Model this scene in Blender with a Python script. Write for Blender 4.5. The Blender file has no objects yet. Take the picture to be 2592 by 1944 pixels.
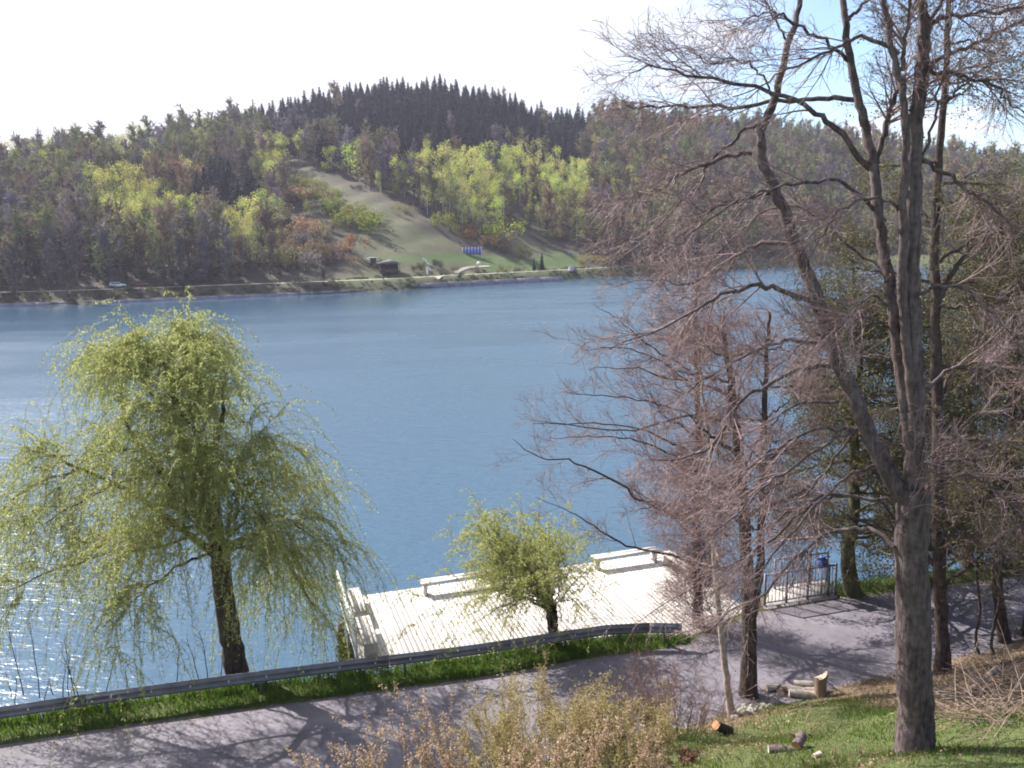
import bpy, math, random
import numpy as np
from mathutils import Vector, Matrix

S = bpy.context.scene
C = S.collection
rng = np.random.default_rng(7)
random.seed(7)
PI = math.pi

# ------------------------------------------------------------------ camera
CAM_H, PITCH, ROLL, FPX = 11.6, math.radians(9.7), math.radians(1.2), 2157.0
Fv = np.array([0, math.cos(PITCH), -math.sin(PITCH)])
R0 = np.array([1.0, 0, 0]); U0 = np.cross(R0, Fv)
Rv = R0 * math.cos(ROLL) - U0 * math.sin(ROLL)
Uv = R0 * math.sin(ROLL) + U0 * math.cos(ROLL)
CP = np.array([0, 0, CAM_H])
cd = bpy.data.cameras.new('camera'); cam = bpy.data.objects.new('camera', cd); C.objects.link(cam)
cam.matrix_world = Matrix(((Rv[0], Uv[0], -Fv[0], 0), (Rv[1], Uv[1], -Fv[1], 0), (Rv[2], Uv[2], -Fv[2], CAM_H), (0, 0, 0, 1)))
cd.sensor_width = 36; cd.lens = 36 * FPX / 2592; cd.clip_start = 0.2; cd.clip_end = 9000
S.camera = cam
S.cycles.filter_width = 1.9

# ------------------------------------------------------------------ world, sun, exposure
SUN_AZ, SUN_EL = math.radians(-52), math.radians(42)      # azimuth from +Y towards +X
sd = Vector((math.sin(SUN_AZ) * math.cos(SUN_EL), math.cos(SUN_AZ) * math.cos(SUN_EL), math.sin(SUN_EL)))
W = bpy.data.worlds.new('World'); S.world = W; W.use_nodes = True
nt = W.node_tree; nt.nodes.clear()
def wn(t, **k):
    n = nt.nodes.new(t)
    for a, b in k.items(): setattr(n, a, b)
    return n
sky = wn('ShaderNodeTexSky', sky_type='NISHITA', sun_disc=False, sun_elevation=SUN_EL, sun_rotation=SUN_AZ,
         altitude=400, air_density=1.0, dust_density=0.6, ozone_density=2.6)
bg = wn('ShaderNodeBackground'); bg.inputs['Strength'].default_value = 0.1
out = wn('ShaderNodeOutputWorld'); tc = wn('ShaderNodeTexCoord')
dot = wn('ShaderNodeVectorMath', operation='DOT_PRODUCT'); dot.inputs[1].default_value = sd
nt.links.new(tc.outputs['Generated'], dot.inputs[0])
veil = wn('ShaderNodeMapRange', interpolation_type='SMOOTHSTEP')
veil.inputs['From Min'].default_value = 0.36; veil.inputs['From Max'].default_value = 0.56
veil.inputs['To Max'].default_value = 0.95
nt.links.new(dot.outputs['Value'], veil.inputs['Value'])
sx = wn('ShaderNodeSeparateXYZ'); nt.links.new(tc.outputs['Generated'], sx.inputs[0])
za = wn('ShaderNodeMath', operation='ADD'); za.inputs[1].default_value = 0.12
zm = wn('ShaderNodeMath', operation='MAXIMUM'); zm.inputs[1].default_value = 0.03
nt.links.new(sx.outputs['Z'], zm.inputs[0]); nt.links.new(zm.outputs[0], za.inputs[0])
dv = wn('ShaderNodeVectorMath', operation='DIVIDE'); nt.links.new(tc.outputs['Generated'], dv.inputs[0])
cb = wn('ShaderNodeCombineXYZ')
for i in range(3): nt.links.new(za.outputs[0], cb.inputs[i])
nt.links.new(cb.outputs[0], dv.inputs[1])
no = wn('ShaderNodeTexNoise'); no.inputs['Scale'].default_value = 1.35; no.inputs['Detail'].default_value = 7
no.inputs['Roughness'].default_value = 0.55
mp = wn('ShaderNodeMapping'); mp.inputs['Location'].default_value = (2.4, 0.7, 0)
nt.links.new(dv.outputs[0], mp.inputs[0]); nt.links.new(mp.outputs[0], no.inputs['Vector'])
cl = wn('ShaderNodeMapRange', interpolation_type='SMOOTHSTEP')
cl.inputs['From Min'].default_value = 0.50; cl.inputs['From Max'].default_value = 0.66; cl.inputs['To Max'].default_value = 0.85
nt.links.new(no.outputs[0], cl.inputs['Value'])
mx = wn('ShaderNodeMath', operation='MAXIMUM'); nt.links.new(veil.outputs[0], mx.inputs[0]); nt.links.new(cl.outputs[0], mx.inputs[1])
mixc = wn('ShaderNodeMix', data_type='RGBA'); mixc.inputs[7].default_value = (4.6, 4.6, 4.85, 1)
nt.links.new(mx.outputs[0], mixc.inputs[0]); nt.links.new(sky.outputs[0], mixc.inputs[6])
nt.links.new(mixc.outputs[2], bg.inputs['Color']); nt.links.new(bg.outputs[0], out.inputs[0])

sl = bpy.data.lights.new('sun', 'SUN'); sl.energy = 5.0; sl.angle = math.radians(0.5); sl.color = (1.0, 0.94, 0.86)
so = bpy.data.objects.new('sun', sl); C.objects.link(so)
so.rotation_euler = sd.to_track_quat('Z', 'Y').to_euler()
vs = S.view_settings; vs.view_transform = 'Standard'; vs.look = 'None'; vs.exposure = 1.3; vs.gamma = 1.0
try: vs.use_curve_mapping = False
except Exception: pass

# ------------------------------------------------------------------ helpers
def at_depth(px, py, d):
    return CP + (Fv + Rv * (px - 1296) / FPX - Uv * (py - 972) / FPX) * d
def at_z(px, py, z):
    r = Fv + Rv * (px - 1296) / FPX - Uv * (py - 972) / FPX
    return CP + r * ((z - CAM_H) / r[2])
def proj(P):
    v = np.asarray(P) - CP; a = v @ Fv
    return 1296 + FPX * (v @ Rv) / a, 972 - FPX * (v @ Uv) / a, a

def link(name, me, parent=None):
    o = bpy.data.objects.new(name, me); C.objects.link(o)
    if parent is not None: o.parent = parent
    return o
def empty(name, loc, rz=0.0, parent=None):
    o = link(name, None, parent); o.location = loc; o.rotation_euler = (0, 0, rz); o.empty_display_size = 0.3
    return o
def tag(o, label=None, cat=None, group=None, kind=None):
    if label: o['label'] = label
    if cat: o['category'] = cat
    if group: o['group'] = group
    if kind: o['kind'] = kind
    return o
def mesh(name, V, faces, mats, midx=None, smooth=False, attr=None):
    """faces: list of int arrays (n,k), concatenated; midx: list of material indices, one per array"""
    V = np.asarray(V, np.float32).reshape(-1, 3)
    faces = [np.asarray(f, np.int32) for f in faces if len(f)]
    loops = np.concatenate([f.ravel() for f in faces]) if faces else np.zeros(0, np.int32)
    tot = np.concatenate([np.full(len(f), f.shape[1], np.int32) for f in faces])
    start = np.concatenate([[0], np.cumsum(tot)[:-1]]).astype(np.int32)
    me = bpy.data.meshes.new(name)
    me.vertices.add(len(V)); me.vertices.foreach_set('co', V.ravel())
    me.loops.add(len(loops)); me.loops.foreach_set('vertex_index', loops)
    me.polygons.add(len(tot)); me.polygons.foreach_set('loop_start', start); me.polygons.foreach_set('loop_total', tot)
    for m in (mats if isinstance(mats, (list, tuple)) else [mats]): me.materials.append(m)
    if midx is not None:
        mi = np.concatenate([np.full(len(f), i, np.int32) for f, i in zip(faces, midx)])
        me.polygons.foreach_set('material_index', mi)
    if smooth: me.polygons.foreach_set('use_smooth', np.ones(len(tot), bool))
    if attr:
        for k, a in attr.items():
            a = np.asarray(a, np.float32)
            if a.ndim == 1:
                at = me.attributes.new(k, 'FLOAT', 'POINT'); at.data.foreach_set('value', a)
            else:
                at = me.attributes.new(k, 'FLOAT_COLOR', 'POINT'); at.data.foreach_set('color', a.ravel())
    me.update(calc_edges=True)
    return me

class MB:
    """collects simple solids into one mesh"""
    def __init__(s): s.V = []; s.Q = []; s.T = []; s.n = 0
    def add(s, V, Q=None, T=None):
        V = np.asarray(V, float).reshape(-1, 3)
        if Q is not None and len(Q): s.Q.append(np.asarray(Q) + s.n)
        if T is not None and len(T): s.T.append(np.asarray(T) + s.n)
        s.V.append(V); s.n += len(V); return s
    def box(s, c, d, rz=0.0, M=None):
        x, y, z = np.asarray(d) / 2
        V = np.array([(-x, -y, -z), (x, -y, -z), (x, y, -z), (-x, y, -z), (-x, -y, z), (x, -y, z), (x, y, z), (-x, y, z)])
        if M is not None: V = V @ np.asarray(M).T
        if rz:
            c_, s_ = math.cos(rz), math.sin(rz); V = V @ np.array([[c_, s_, 0], [-s_, c_, 0], [0, 0, 1]])
        return s.add(V + np.asarray(c), [(0, 3, 2, 1), (4, 5, 6, 7), (0, 1, 5, 4), (1, 2, 6, 5), (2, 3, 7, 6), (3, 0, 4, 7)])
    def tube(s, P, r, k=6, cap=True):
        V, Q = tubes(np.asarray(P, float)[None], np.broadcast_to(np.asarray(r, float), (len(P),))[None], k)
        n0 = s.n; s.add(V, Q)
        if cap:
            m = len(P)
            for ring in (0, (m - 1) * k):
                idx = [n0 + ring + i for i in range(k)]
                if ring == 0: idx = idx[::-1]
                s.T.append(np.array([(idx[0], idx[i], idx[i + 1]) for i in range(1, k - 1)]))
        return s
    def prism(s, poly, z0, z1):
        n = len(poly); V = [(p[0], p[1], z0) for p in poly] + [(p[0], p[1], z1) for p in poly]
        Q = [(i, (i + 1) % n, n + (i + 1) % n, n + i) for i in range(n)]
        T = [(n, n + i, n + i + 1) for i in range(1, n - 1)] + [(0, i + 1, i) for i in range(1, n - 1)]
        return s.add(V, Q, T)
    def build(s, name, m, parent=None, smooth=False):
        F = []
        if s.Q: F.append(np.concatenate(s.Q))
        if s.T: F.append(np.concatenate(s.T))
        return link(name, mesh(name, np.concatenate(s.V), F, m, smooth=smooth), parent)

def norm(a): return a / np.maximum(np.linalg.norm(a, axis=-1, keepdims=True), 1e-9)
def tubes(P, R, k=3):
    """P (N,S,3), R (N,S) -> verts, quads"""
    N, Sn, _ = P.shape
    T = np.empty_like(P); T[:, 1:-1] = P[:, 2:] - P[:, :-2]; T[:, 0] = P[:, 1] - P[:, 0]; T[:, -1] = P[:, -1] - P[:, -2]
    T = norm(T)
    ref = norm(np.cross(T.mean(1) + 1e-6, rng.normal(size=(N, 3))))[:, None, :]
    A = norm(np.cross(T, np.cross(ref, T))); B = np.cross(T, A)
    an = np.arange(k) * 2 * PI / k
    V = P[:, :, None, :] + R[:, :, None, None] * (A[:, :, None, :] * np.cos(an)[None, None, :, None] + B[:, :, None, :] * np.sin(an)[None, None, :, None])
    base = (np.arange(N) * Sn * k)[:, None, None] + (np.arange(Sn - 1) * k)[None, :, None]
    i = np.arange(k)[None, None, :]; j = (i + 1) % k
    Q = np.stack([base + i, base + j, base + j + k, base + i + k], -1).reshape(-1, 4)
    return V.reshape(-1, 3), Q
def grow(p, d, L, r0, r1, n, wob, g=0.0, g2=None, r=rng):
    """N wandering branches: start p, direction d, length L, bent by gravity g (positive lifts) changing to g2 at the tip"""
    N = len(p); d = norm(np.asarray(d, float)); P = [np.asarray(p, float)]
    step = (np.asarray(L) / n)[:, None]; g2 = g if g2 is None else g2
    for s in range(n):
        gg = g + (g2 - g) * s / max(1, n - 1)
        d = norm(d + r.normal(size=(N, 3)) * wob + np.array([0, 0, 1.0]) * gg)
        P.append(P[-1] + d * step)
    P = np.stack(P, 1)
    t = np.linspace(0, 1, n + 1)[None]
    R = np.asarray(r0)[:, None] * (1 - t) + np.asarray(r1)[:, None] * t
    return P, R
def sprout(P, R, n, lo=0.2, hi=1.0, ang=(0.5, 1.0), r=rng, up=0.0):
    """n child starts per branch -> pos, dir, radius, t, parent index"""
    N, Sn, _ = P.shape
    t = (lo + (hi - lo) * r.random((N, n))) * (Sn - 1.001); i = t.astype(int); f = (t - i)[..., None]
    a = np.arange(N)[:, None]
    p = P[a, i] * (1 - f) + P[a, i + 1] * f; T = norm(P[a, i + 1] - P[a, i])
    rad = R[a, i] * (1 - f[..., 0]) + R[a, i + 1] * f[..., 0]
    pr = norm(np.cross(T, r.normal(size=T.shape))); an = r.uniform(ang[0], ang[1], (N, n))[..., None]
    d = T * np.cos(an) + pr * np.sin(an) + np.array([0, 0, up])
    return p.reshape(-1, 3), norm(d.reshape(-1, 3)), rad.ravel(), (t / (Sn - 1)).ravel(), np.repeat(np.arange(N), n)
def leaves(p, L, wd, droop=0.0, r=rng, spread=1.0):
    """one rhombus leaf at each point"""
    N = len(p); L = np.broadcast_to(L, (N,))[:, None]; wd = np.broadcast_to(wd, (N,))[:, None]
    d = norm(r.normal(size=(N, 3)) * spread + np.array([0, 0, -droop])); s = norm(np.cross(d, r.normal(size=(N, 3))))
    V = np.stack([p, p + d * L * .5 + s * wd * .5, p + d * L, p + d * L * .5 - s * wd * .5], 1).reshape(-1, 3)
    return V, np.arange(4 * N).reshape(-1, 4)
def spline(pts, n):
    """Catmull-Rom through pts, n+1 samples"""
    pts = np.asarray(pts, float); m = len(pts)
    e = np.concatenate([[2 * pts[0] - pts[1]], pts, [2 * pts[-1] - pts[-2]]])
    t = np.linspace(0, m - 1 - 1e-6, n + 1); i = t.astype(int); f = (t - i)[:, None]
    a, b, c, d = e[i], e[i + 1], e[i + 2], e[i + 3]
    return 0.5 * (2 * b + (c - a) * f + (2 * a - 5 * b + 4 * c - d) * f ** 2 + (3 * b - a - 3 * c + d) * f ** 3)
def join(parts):
    """[(V, faces)] with equal face width -> V, F"""
    V, F, n = [], [], 0
    for v, f in parts: V.append(v); F.append(f + n); n += len(v)
    return np.concatenate(V), np.concatenate(F)

# ------------------------------------------------------------------ materials
def mat(name, build):
    m = bpy.data.materials.new(name); m.use_nodes = True; t = m.node_tree; t.nodes.clear()
    o = t.nodes.new('ShaderNodeOutputMaterial')
    def N(ty, **k):
        n = t.nodes.new(ty)
        for a, b in k.items():
            if a.startswith('_'): continue
            setattr(n, a, b)
        return n
    build(N, lambda a, b: t.links.new(a, b), o); return m
def ramp(N, stops):
    r = N('ShaderNodeValToRGB'); e = r.color_ramp.elements
    while len(e) > len(stops): e.remove(e[-1])
    while len(e) < len(stops): e.new(1)
    for q, (p, c) in zip(e, stops): q.position = p; q.color = (*c, 1)
    return r
def noise(N, Lk, scale, detail=4, vec=None, rough=0.6):
    n = N('ShaderNodeTexNoise'); n.inputs['Scale'].default_value = scale; n.inputs['Detail'].default_value = detail
    n.inputs['Roughness'].default_value = rough
    if vec is not None: Lk(vec, n.inputs['Vector'])
    return n
def m_solid(name, col, rough=0.7, metal=0.0, var=0.25, scale=6, bump=0.0, stretch=(1, 1, 1), bscale=None, coord='Object'):
    def b(N, Lk, o):
        p = N('ShaderNodeBsdfPrincipled'); p.inputs['Roughness'].default_value = rough; p.inputs['Metallic'].default_value = metal
        tcn = N('ShaderNodeTexCoord'); mpn = N('ShaderNodeMapping'); mpn.inputs['Scale'].default_value = stretch
        Lk(tcn.outputs[coord], mpn.inputs[0])
        n = noise(N, Lk, scale, 5, mpn.outputs[0])
        r = ramp(N, [(0.3, tuple(c * (1 - var) for c in col)), (0.7, tuple(min(1, c * (1 + var)) for c in col))])
        Lk(n.outputs[0], r.inputs[0]); Lk(r.outputs[0], p.inputs['Base Color'])
        if bump:
            n2 = noise(N, Lk, bscale or scale * 3, 4, mpn.outputs[0]); bp = N('ShaderNodeBump')
            bp.inputs['Strength'].default_value = bump; bp.inputs['Distance'].default_value = 0.02
            Lk(n2.outputs[0], bp.inputs['Height']); Lk(bp.outputs[0], p.inputs['Normal'])
        Lk(p.outputs[0], o.inputs[0])
    return mat(name, b)
def m_leaf(name, cols, trans=0.45, tint=None, rough=0.6, spec=0.25):
    """foliage: colour varies leaf by leaf; tint: None, 'object' (the object's colour) or 'tint' (an attribute)"""
    def b(N, Lk, o):
        g = N('ShaderNodeNewGeometry')
        r = ramp(N, [(i / max(1, len(cols) - 1), c) for i, c in enumerate(cols)])
        Lk(g.outputs['Random Per Island'], r.inputs[0]); c = r.outputs[0]
        if tint:
            if tint == 'object': q = N('ShaderNodeObjectInfo').outputs['Color']
            else:
                a = N('ShaderNodeAttribute'); a.attribute_name = tint; q = a.outputs['Color']
            m = N('ShaderNodeMix', data_type='RGBA', blend_type='MULTIPLY'); m.inputs[0].default_value = 1
            Lk(c, m.inputs[6]); Lk(q, m.inputs[7]); c = m.outputs[2]
        d = N('ShaderNodeBsdfPrincipled'); d.inputs['Roughness'].default_value = rough; d.inputs['Specular IOR Level'].default_value = spec; Lk(c, d.inputs['Base Color'])
        if trans:
            tr = N('ShaderNodeBsdfTranslucent'); Lk(c, tr.inputs[0]); mxs = N('ShaderNodeMixShader'); mxs.inputs[0].default_value = trans
            Lk(d.outputs[0], mxs.inputs[1]); Lk(tr.outputs[0], mxs.inputs[2]); Lk(mxs.outputs[0], o.inputs[0])
        else: Lk(d.outputs[0], o.inputs[0])
    return mat(name, b)

def m_bark(name, col, patch, fine=16):
    def b(N, Lk, o):
        p = N('ShaderNodeBsdfPrincipled'); p.inputs['Roughness'].default_value = 0.9; p.inputs['Specular IOR Level'].default_value = 0.2
        tcn = N('ShaderNodeTexCoord'); m1 = N('ShaderNodeMapping'); m1.inputs['Scale'].default_value = (1, 1, 0.16); Lk(tcn.outputs['Object'], m1.inputs[0])
        f = noise(N, Lk, fine, 6, m1.outputs[0], 0.7); g = noise(N, Lk, 2.2, 5, tcn.outputs['Object'], 0.65); h = noise(N, Lk, 9, 4, tcn.outputs['Object'])
        r = ramp(N, [(0.32, tuple(c * .35 for c in col)), (0.5, col), (0.72, tuple(c * 1.75 for c in col))]); Lk(f.outputs[0], r.inputs[0])
        k = N('ShaderNodeMapRange'); k.inputs['From Min'].default_value = .5; k.inputs['From Max'].default_value = .68; k.inputs['To Max'].default_value = .7; Lk(g.outputs[0], k.inputs['Value'])
        mm = N('ShaderNodeMix', data_type='RGBA'); Lk(k.outputs[0], mm.inputs[0]); Lk(r.outputs[0], mm.inputs[6]); mm.inputs[7].default_value = (*patch, 1)
        r3 = ramp(N, [(.35, (.7, .7, .7)), (.65, (1.2, 1.2, 1.2))]); Lk(h.outputs[0], r3.inputs[0])
        m2 = N('ShaderNodeMix', data_type='RGBA', blend_type='MULTIPLY'); m2.inputs[0].default_value = 1; Lk(mm.outputs[2], m2.inputs[6]); Lk(r3.outputs[0], m2.inputs[7])
        Lk(m2.outputs[2], p.inputs['Base Color'])
        bp = N('ShaderNodeBump'); bp.inputs['Strength'].default_value = 1.0; bp.inputs['Distance'].default_value = 0.035
        Lk(f.outputs[0], bp.inputs['Height']); Lk(bp.outputs[0], p.inputs['Normal']); Lk(p.outputs[0], o.inputs[0])
    return mat(name, b)
M_bark = m_bark('bark', (0.125, 0.095, 0.098), (0.17, 0.145, 0.14))
M_bark_dark = m_bark('dark_bark', (0.075, 0.055, 0.052), (0.085, 0.08, 0.055))
M_bark_pale = m_solid('pale_bark', (0.3, 0.25, 0.21), 0.8, var=0.45, scale=7, bump=0.5)
M_bark_moss = m_solid('mossy_bark', (0.075, 0.075, 0.04), 0.9, var=0.6, scale=3, bump=0.8, stretch=(1, 1, 0.4))
M_twig = m_solid('twig_bark', (0.20, 0.132, 0.138), 0.6, var=0.35, scale=2)
M_twig_red = m_solid('red_twig_bark', (0.19, 0.112, 0.105), 0.6, var=0.4, scale=1.5)
M_twig_tan = m_solid('tan_twig_bark', (0.22, 0.15, 0.11), 0.7, var=0.35, scale=3)
M_twig_dark = m_solid('dark_twig_bark', (0.085, 0.06, 0.055), 0.7, var=0.4, scale=3)
M_withe = m_solid('yellow_withe_bark', (0.20, 0.17, 0.06), 0.6, var=0.3, scale=3)
M_leaf_willow = m_leaf('willow_leaf', [(0.27, 0.31, 0.08), (0.37, 0.41, 0.13), (0.46, 0.48, 0.20), (0.23, 0.27, 0.065)], 0.52)
M_leaf_olive = m_leaf('olive_leaf', [(0.05, 0.06, 0.014), (0.09, 0.095, 0.02), (0.13, 0.105, 0.035), (0.035, 0.048, 0.014), (0.22, 0.2, 0.06)], 0.3)
M_leaf_dark = m_leaf('dark_needle', [(0.03, 0.034, 0.015), (0.045, 0.05, 0.022), (0.075, 0.065, 0.03), (0.025, 0.03, 0.014)], 0.2)
M_bud = m_leaf('bud', [(0.30, 0.28, 0.09), (0.22, 0.13, 0.07), (0.35, 0.30, 0.14)], 0.4)
M_catkin = m_leaf('papery_bud', [(0.42, 0.30, 0.20), (0.52, 0.39, 0.29), (0.30, 0.19, 0.13), (0.58, 0.47, 0.34)], 0.4)
M_leaf_yellow = m_leaf('yellow_green_leaf', [(0.30, 0.27, 0.09), (0.40, 0.33, 0.17), (0.30, 0.25, 0.10), (0.40, 0.31, 0.19)], 0.45)
M_grass = m_leaf('grass_blade', [(0.055, 0.135, 0.014), (0.08, 0.175, 0.018), (0.11, 0.19, 0.025), (0.13, 0.15, 0.04), (0.045, 0.105, 0.012)], 0.5)
M_grass_dry = m_leaf('dry_grass_blade', [(0.16, 0.13, 0.07), (0.22, 0.18, 0.10), (0.10, 0.11, 0.04)], 0.3)

def b_ground(N, Lk, o):
    p = N('ShaderNodeBsdfPrincipled'); p.inputs['Roughness'].default_value = 0.95
    tcn = N('ShaderNodeTexCoord')
    def at(n):
        a = N('ShaderNodeAttribute'); a.attribute_name = n; return a.outputs['Fac']
    def mx(f, a, b):
        m = N('ShaderNodeMix', data_type='RGBA'); Lk(f, m.inputs[0])
        for x, i in ((a, 6), (b, 7)):
            if isinstance(x, tuple): m.inputs[i].default_value = (*x, 1)
            else: Lk(x, m.inputs[i])
        return m.outputs[2]
    nf = noise(N, Lk, 0.16, 9, tcn.outputs['Object']); n2 = noise(N, Lk, 1.3, 6, tcn.outputs['Object']); n3 = noise(N, Lk, 9, 5, tcn.outputs['Object'])
    n4 = noise(N, Lk, 0.035, 4, tcn.outputs['Object'])
    forest = ramp(N, [(0.3, (0.035, 0.03, 0.022)), (0.7, (0.06, 0.052, 0.03))]); Lk(nf.outputs[0], forest.inputs[0])
    mead = ramp(N, [(0.38, (0.045, 0.058, 0.02)), (0.52, (0.066, 0.07, 0.03)), (0.70, (0.10, 0.088, 0.055))]); Lk(nf.outputs[0], mead.inputs[0])
    lush = ramp(N, [(0.3, (0.04, 0.075, 0.016)), (0.7, (0.075, 0.115, 0.024))]); Lk(n2.outputs[0], lush.inputs[0])
    near = ramp(N, [(0.3, (0.05, 0.055, 0.02)), (0.5, (0.065, 0.09, 0.02)), (0.72, (0.09, 0.075, 0.04))]); Lk(n3.outputs[0], near.inputs[0])
    litter = ramp(N, [(0.3, (0.08, 0.055, 0.035)), (0.55, (0.15, 0.105, 0.07)), (0.75, (0.2, 0.15, 0.1))]); Lk(n3.outputs[0], litter.inputs[0])
    c = mx(at('meadow'), forest.outputs[0], mead.outputs[0]); c = mx(at('lush'), c, lush.outputs[0])
    c = mx(at('near'), c, near.outputs[0]); c = mx(at('litter'), c, litter.outputs[0])
    Lk(c, p.inputs['Base Color'])
    bp = N('ShaderNodeBump'); bp.inputs['Strength'].default_value = 0.6; bp.inputs['Distance'].default_value = 0.06
    Lk(n3.outputs[0], bp.inputs['Height']); Lk(bp.outputs[0], p.inputs['Normal']); Lk(p.outputs[0], o.inputs[0])
M_ground = mat('ground', b_ground)

def b_water(N, Lk, o):
    p = N('ShaderNodeBsdfPrincipled'); p.inputs['Base Color'].default_value = (0.042, 0.091, 0.152, 1)
    p.inputs['Roughness'].default_value = 0.1; p.inputs['IOR'].default_value = 1.33
    tcn = N('ShaderNodeTexCoord'); m1 = N('ShaderNodeMapping'); m1.inputs['Scale'].default_value = (0.7, 1.6, 1); m1.inputs['Rotation'].default_value = (0, 0, 0.35)
    m2 = N('ShaderNodeMapping'); m2.inputs['Scale'].default_value = (0.018, 0.06, 1); m2.inputs['Rotation'].default_value = (0, 0, 0.5)
    Lk(tcn.outputs['Object'], m1.inputs[0]); Lk(tcn.outputs['Object'], m2.inputs[0])
    a = noise(N, Lk, 1.1, 3, m1.outputs[0], 0.55); b = noise(N, Lk, 3.6, 3, m1.outputs[0], 0.6); c = noise(N, Lk, 1.0, 4, m2.outputs[0])
    s = N('ShaderNodeMath', operation='MULTIPLY_ADD'); s.inputs[1].default_value = 0.4; Lk(b.outputs[0], s.inputs[0]); Lk(a.outputs[0], s.inputs[2])
    amp = N('ShaderNodeMapRange'); amp.inputs['From Min'].default_value = 0.36; amp.inputs['From Max'].default_value = 0.64
    amp.inputs['To Min'].default_value = 0.6; amp.inputs['To Max'].default_value = 1.0; Lk(c.outputs[0], amp.inputs['Value'])
    cal = N('ShaderNodeAttribute'); cal.attribute_name = 'rippled'
    am = N('ShaderNodeMath', operation='MULTIPLY'); Lk(amp.outputs[0], am.inputs[0]); Lk(cal.outputs['Fac'], am.inputs[1])
    ro = N('ShaderNodeMath', operation='MULTIPLY_ADD'); ro.inputs[1].default_value = 0.27; ro.inputs[2].default_value = 0.06; Lk(am.outputs[0], ro.inputs[0]); Lk(ro.outputs[0], p.inputs['Roughness'])
    bp = N('ShaderNodeBump'); bp.inputs['Distance'].default_value = 0.125; Lk(am.outputs[0], bp.inputs['Strength'])
    Lk(s.outputs[0], bp.inputs['Height']); Lk(bp.outputs[0], p.inputs['Normal']); Lk(p.outputs[0], o.inputs[0])
M_water = mat('lake_water', b_water)

def b_asphalt(N, Lk, o):
    p = N('ShaderNodeBsdfPrincipled'); p.inputs['Roughness'].default_value = 0.85
    tcn = N('ShaderNodeTexCoord'); a = noise(N, Lk, 0.45, 6, tcn.outputs['Object']); b = noise(N, Lk, 60, 3, tcn.outputs['Object']); e = noise(N, Lk, 2.2, 5, tcn.outputs['Object'])
    r = ramp(N, [(0.32, (0.14, 0.13, 0.15)), (0.52, (0.172, 0.155, 0.192)), (0.7, (0.205, 0.19, 0.21))]); Lk(a.outputs[0], r.inputs[0])
    r2 = ramp(N, [(0.3, (0.72, 0.72, 0.72)), (0.7, (1.12, 1.12, 1.12))]); Lk(b.outputs[0], r2.inputs[0])
    r3 = ramp(N, [(0.35, (0.82, 0.82, 0.82)), (0.6, (1.05, 1.05, 1.05))]); Lk(e.outputs[0], r3.inputs[0])
    m = N('ShaderNodeMix', data_type='RGBA', blend_type='MULTIPLY'); m.inputs[0].default_value = 1; Lk(r.outputs[0], m.inputs[6]); Lk(r2.outputs[0], m.inputs[7])
    m2 = N('ShaderNodeMix', data_type='RGBA', blend_type='MULTIPLY'); m2.inputs[0].default_value = 1; Lk(m.outputs[2], m2.inputs[6]); Lk(r3.outputs[0], m2.inputs[7])
    wv = N('ShaderNodeVectorMath', operation='MULTIPLY_ADD'); wv.inputs[1].default_value = (.7, .7, .7); Lk(e.outputs['Color'], wv.inputs[0]); Lk(tcn.outputs['Object'], wv.inputs[2])
    vo = N('ShaderNodeTexVoronoi', feature='DISTANCE_TO_EDGE'); vo.inputs['Scale'].default_value = 0.42; Lk(wv.outputs[0], vo.inputs['Vector'])
    cr = ramp(N, [(0.0, (.6, .59, .6)), (0.006, (.7, .7, .7)), (0.012, (1, 1, 1))]); Lk(vo.outputs['Distance'], cr.inputs[0])
    vp = N('ShaderNodeTexVoronoi'); vp.inputs['Scale'].default_value = 0.3; Lk(wv.outputs[0], vp.inputs['Vector'])
    pr = ramp(N, [(0.0, (.80, .80, .82)), (0.28, (.82, .82, .84)), (0.3, (1, 1, 1)), (.85, (1.0, 1, 1)), (.87, (1.1, 1.09, 1.07))]); Lk(vp.outputs['Color'], pr.inputs[0])
    q1 = N('ShaderNodeMix', data_type='RGBA', blend_type='MULTIPLY'); q1.inputs[0].default_value = 1; Lk(m2.outputs[2], q1.inputs[6]); Lk(cr.outputs[0], q1.inputs[7])
    q2 = N('ShaderNodeMix', data_type='RGBA', blend_type='MULTIPLY'); q2.inputs[0].default_value = .8; Lk(q1.outputs[2], q2.inputs[6]); Lk(pr.outputs[0], q2.inputs[7])
    Lk(q2.outputs[2], p.inputs['Base Color'])
    bp = N('ShaderNodeBump'); bp.inputs['Strength'].default_value = 0.4; bp.inputs['Distance'].default_value = 0.01
    Lk(b.outputs[0], bp.inputs['Height']); Lk(bp.outputs[0], p.inputs['Normal']); Lk(p.outputs[0], o.inputs[0])
M_asphalt = mat('asphalt', b_asphalt)
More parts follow.
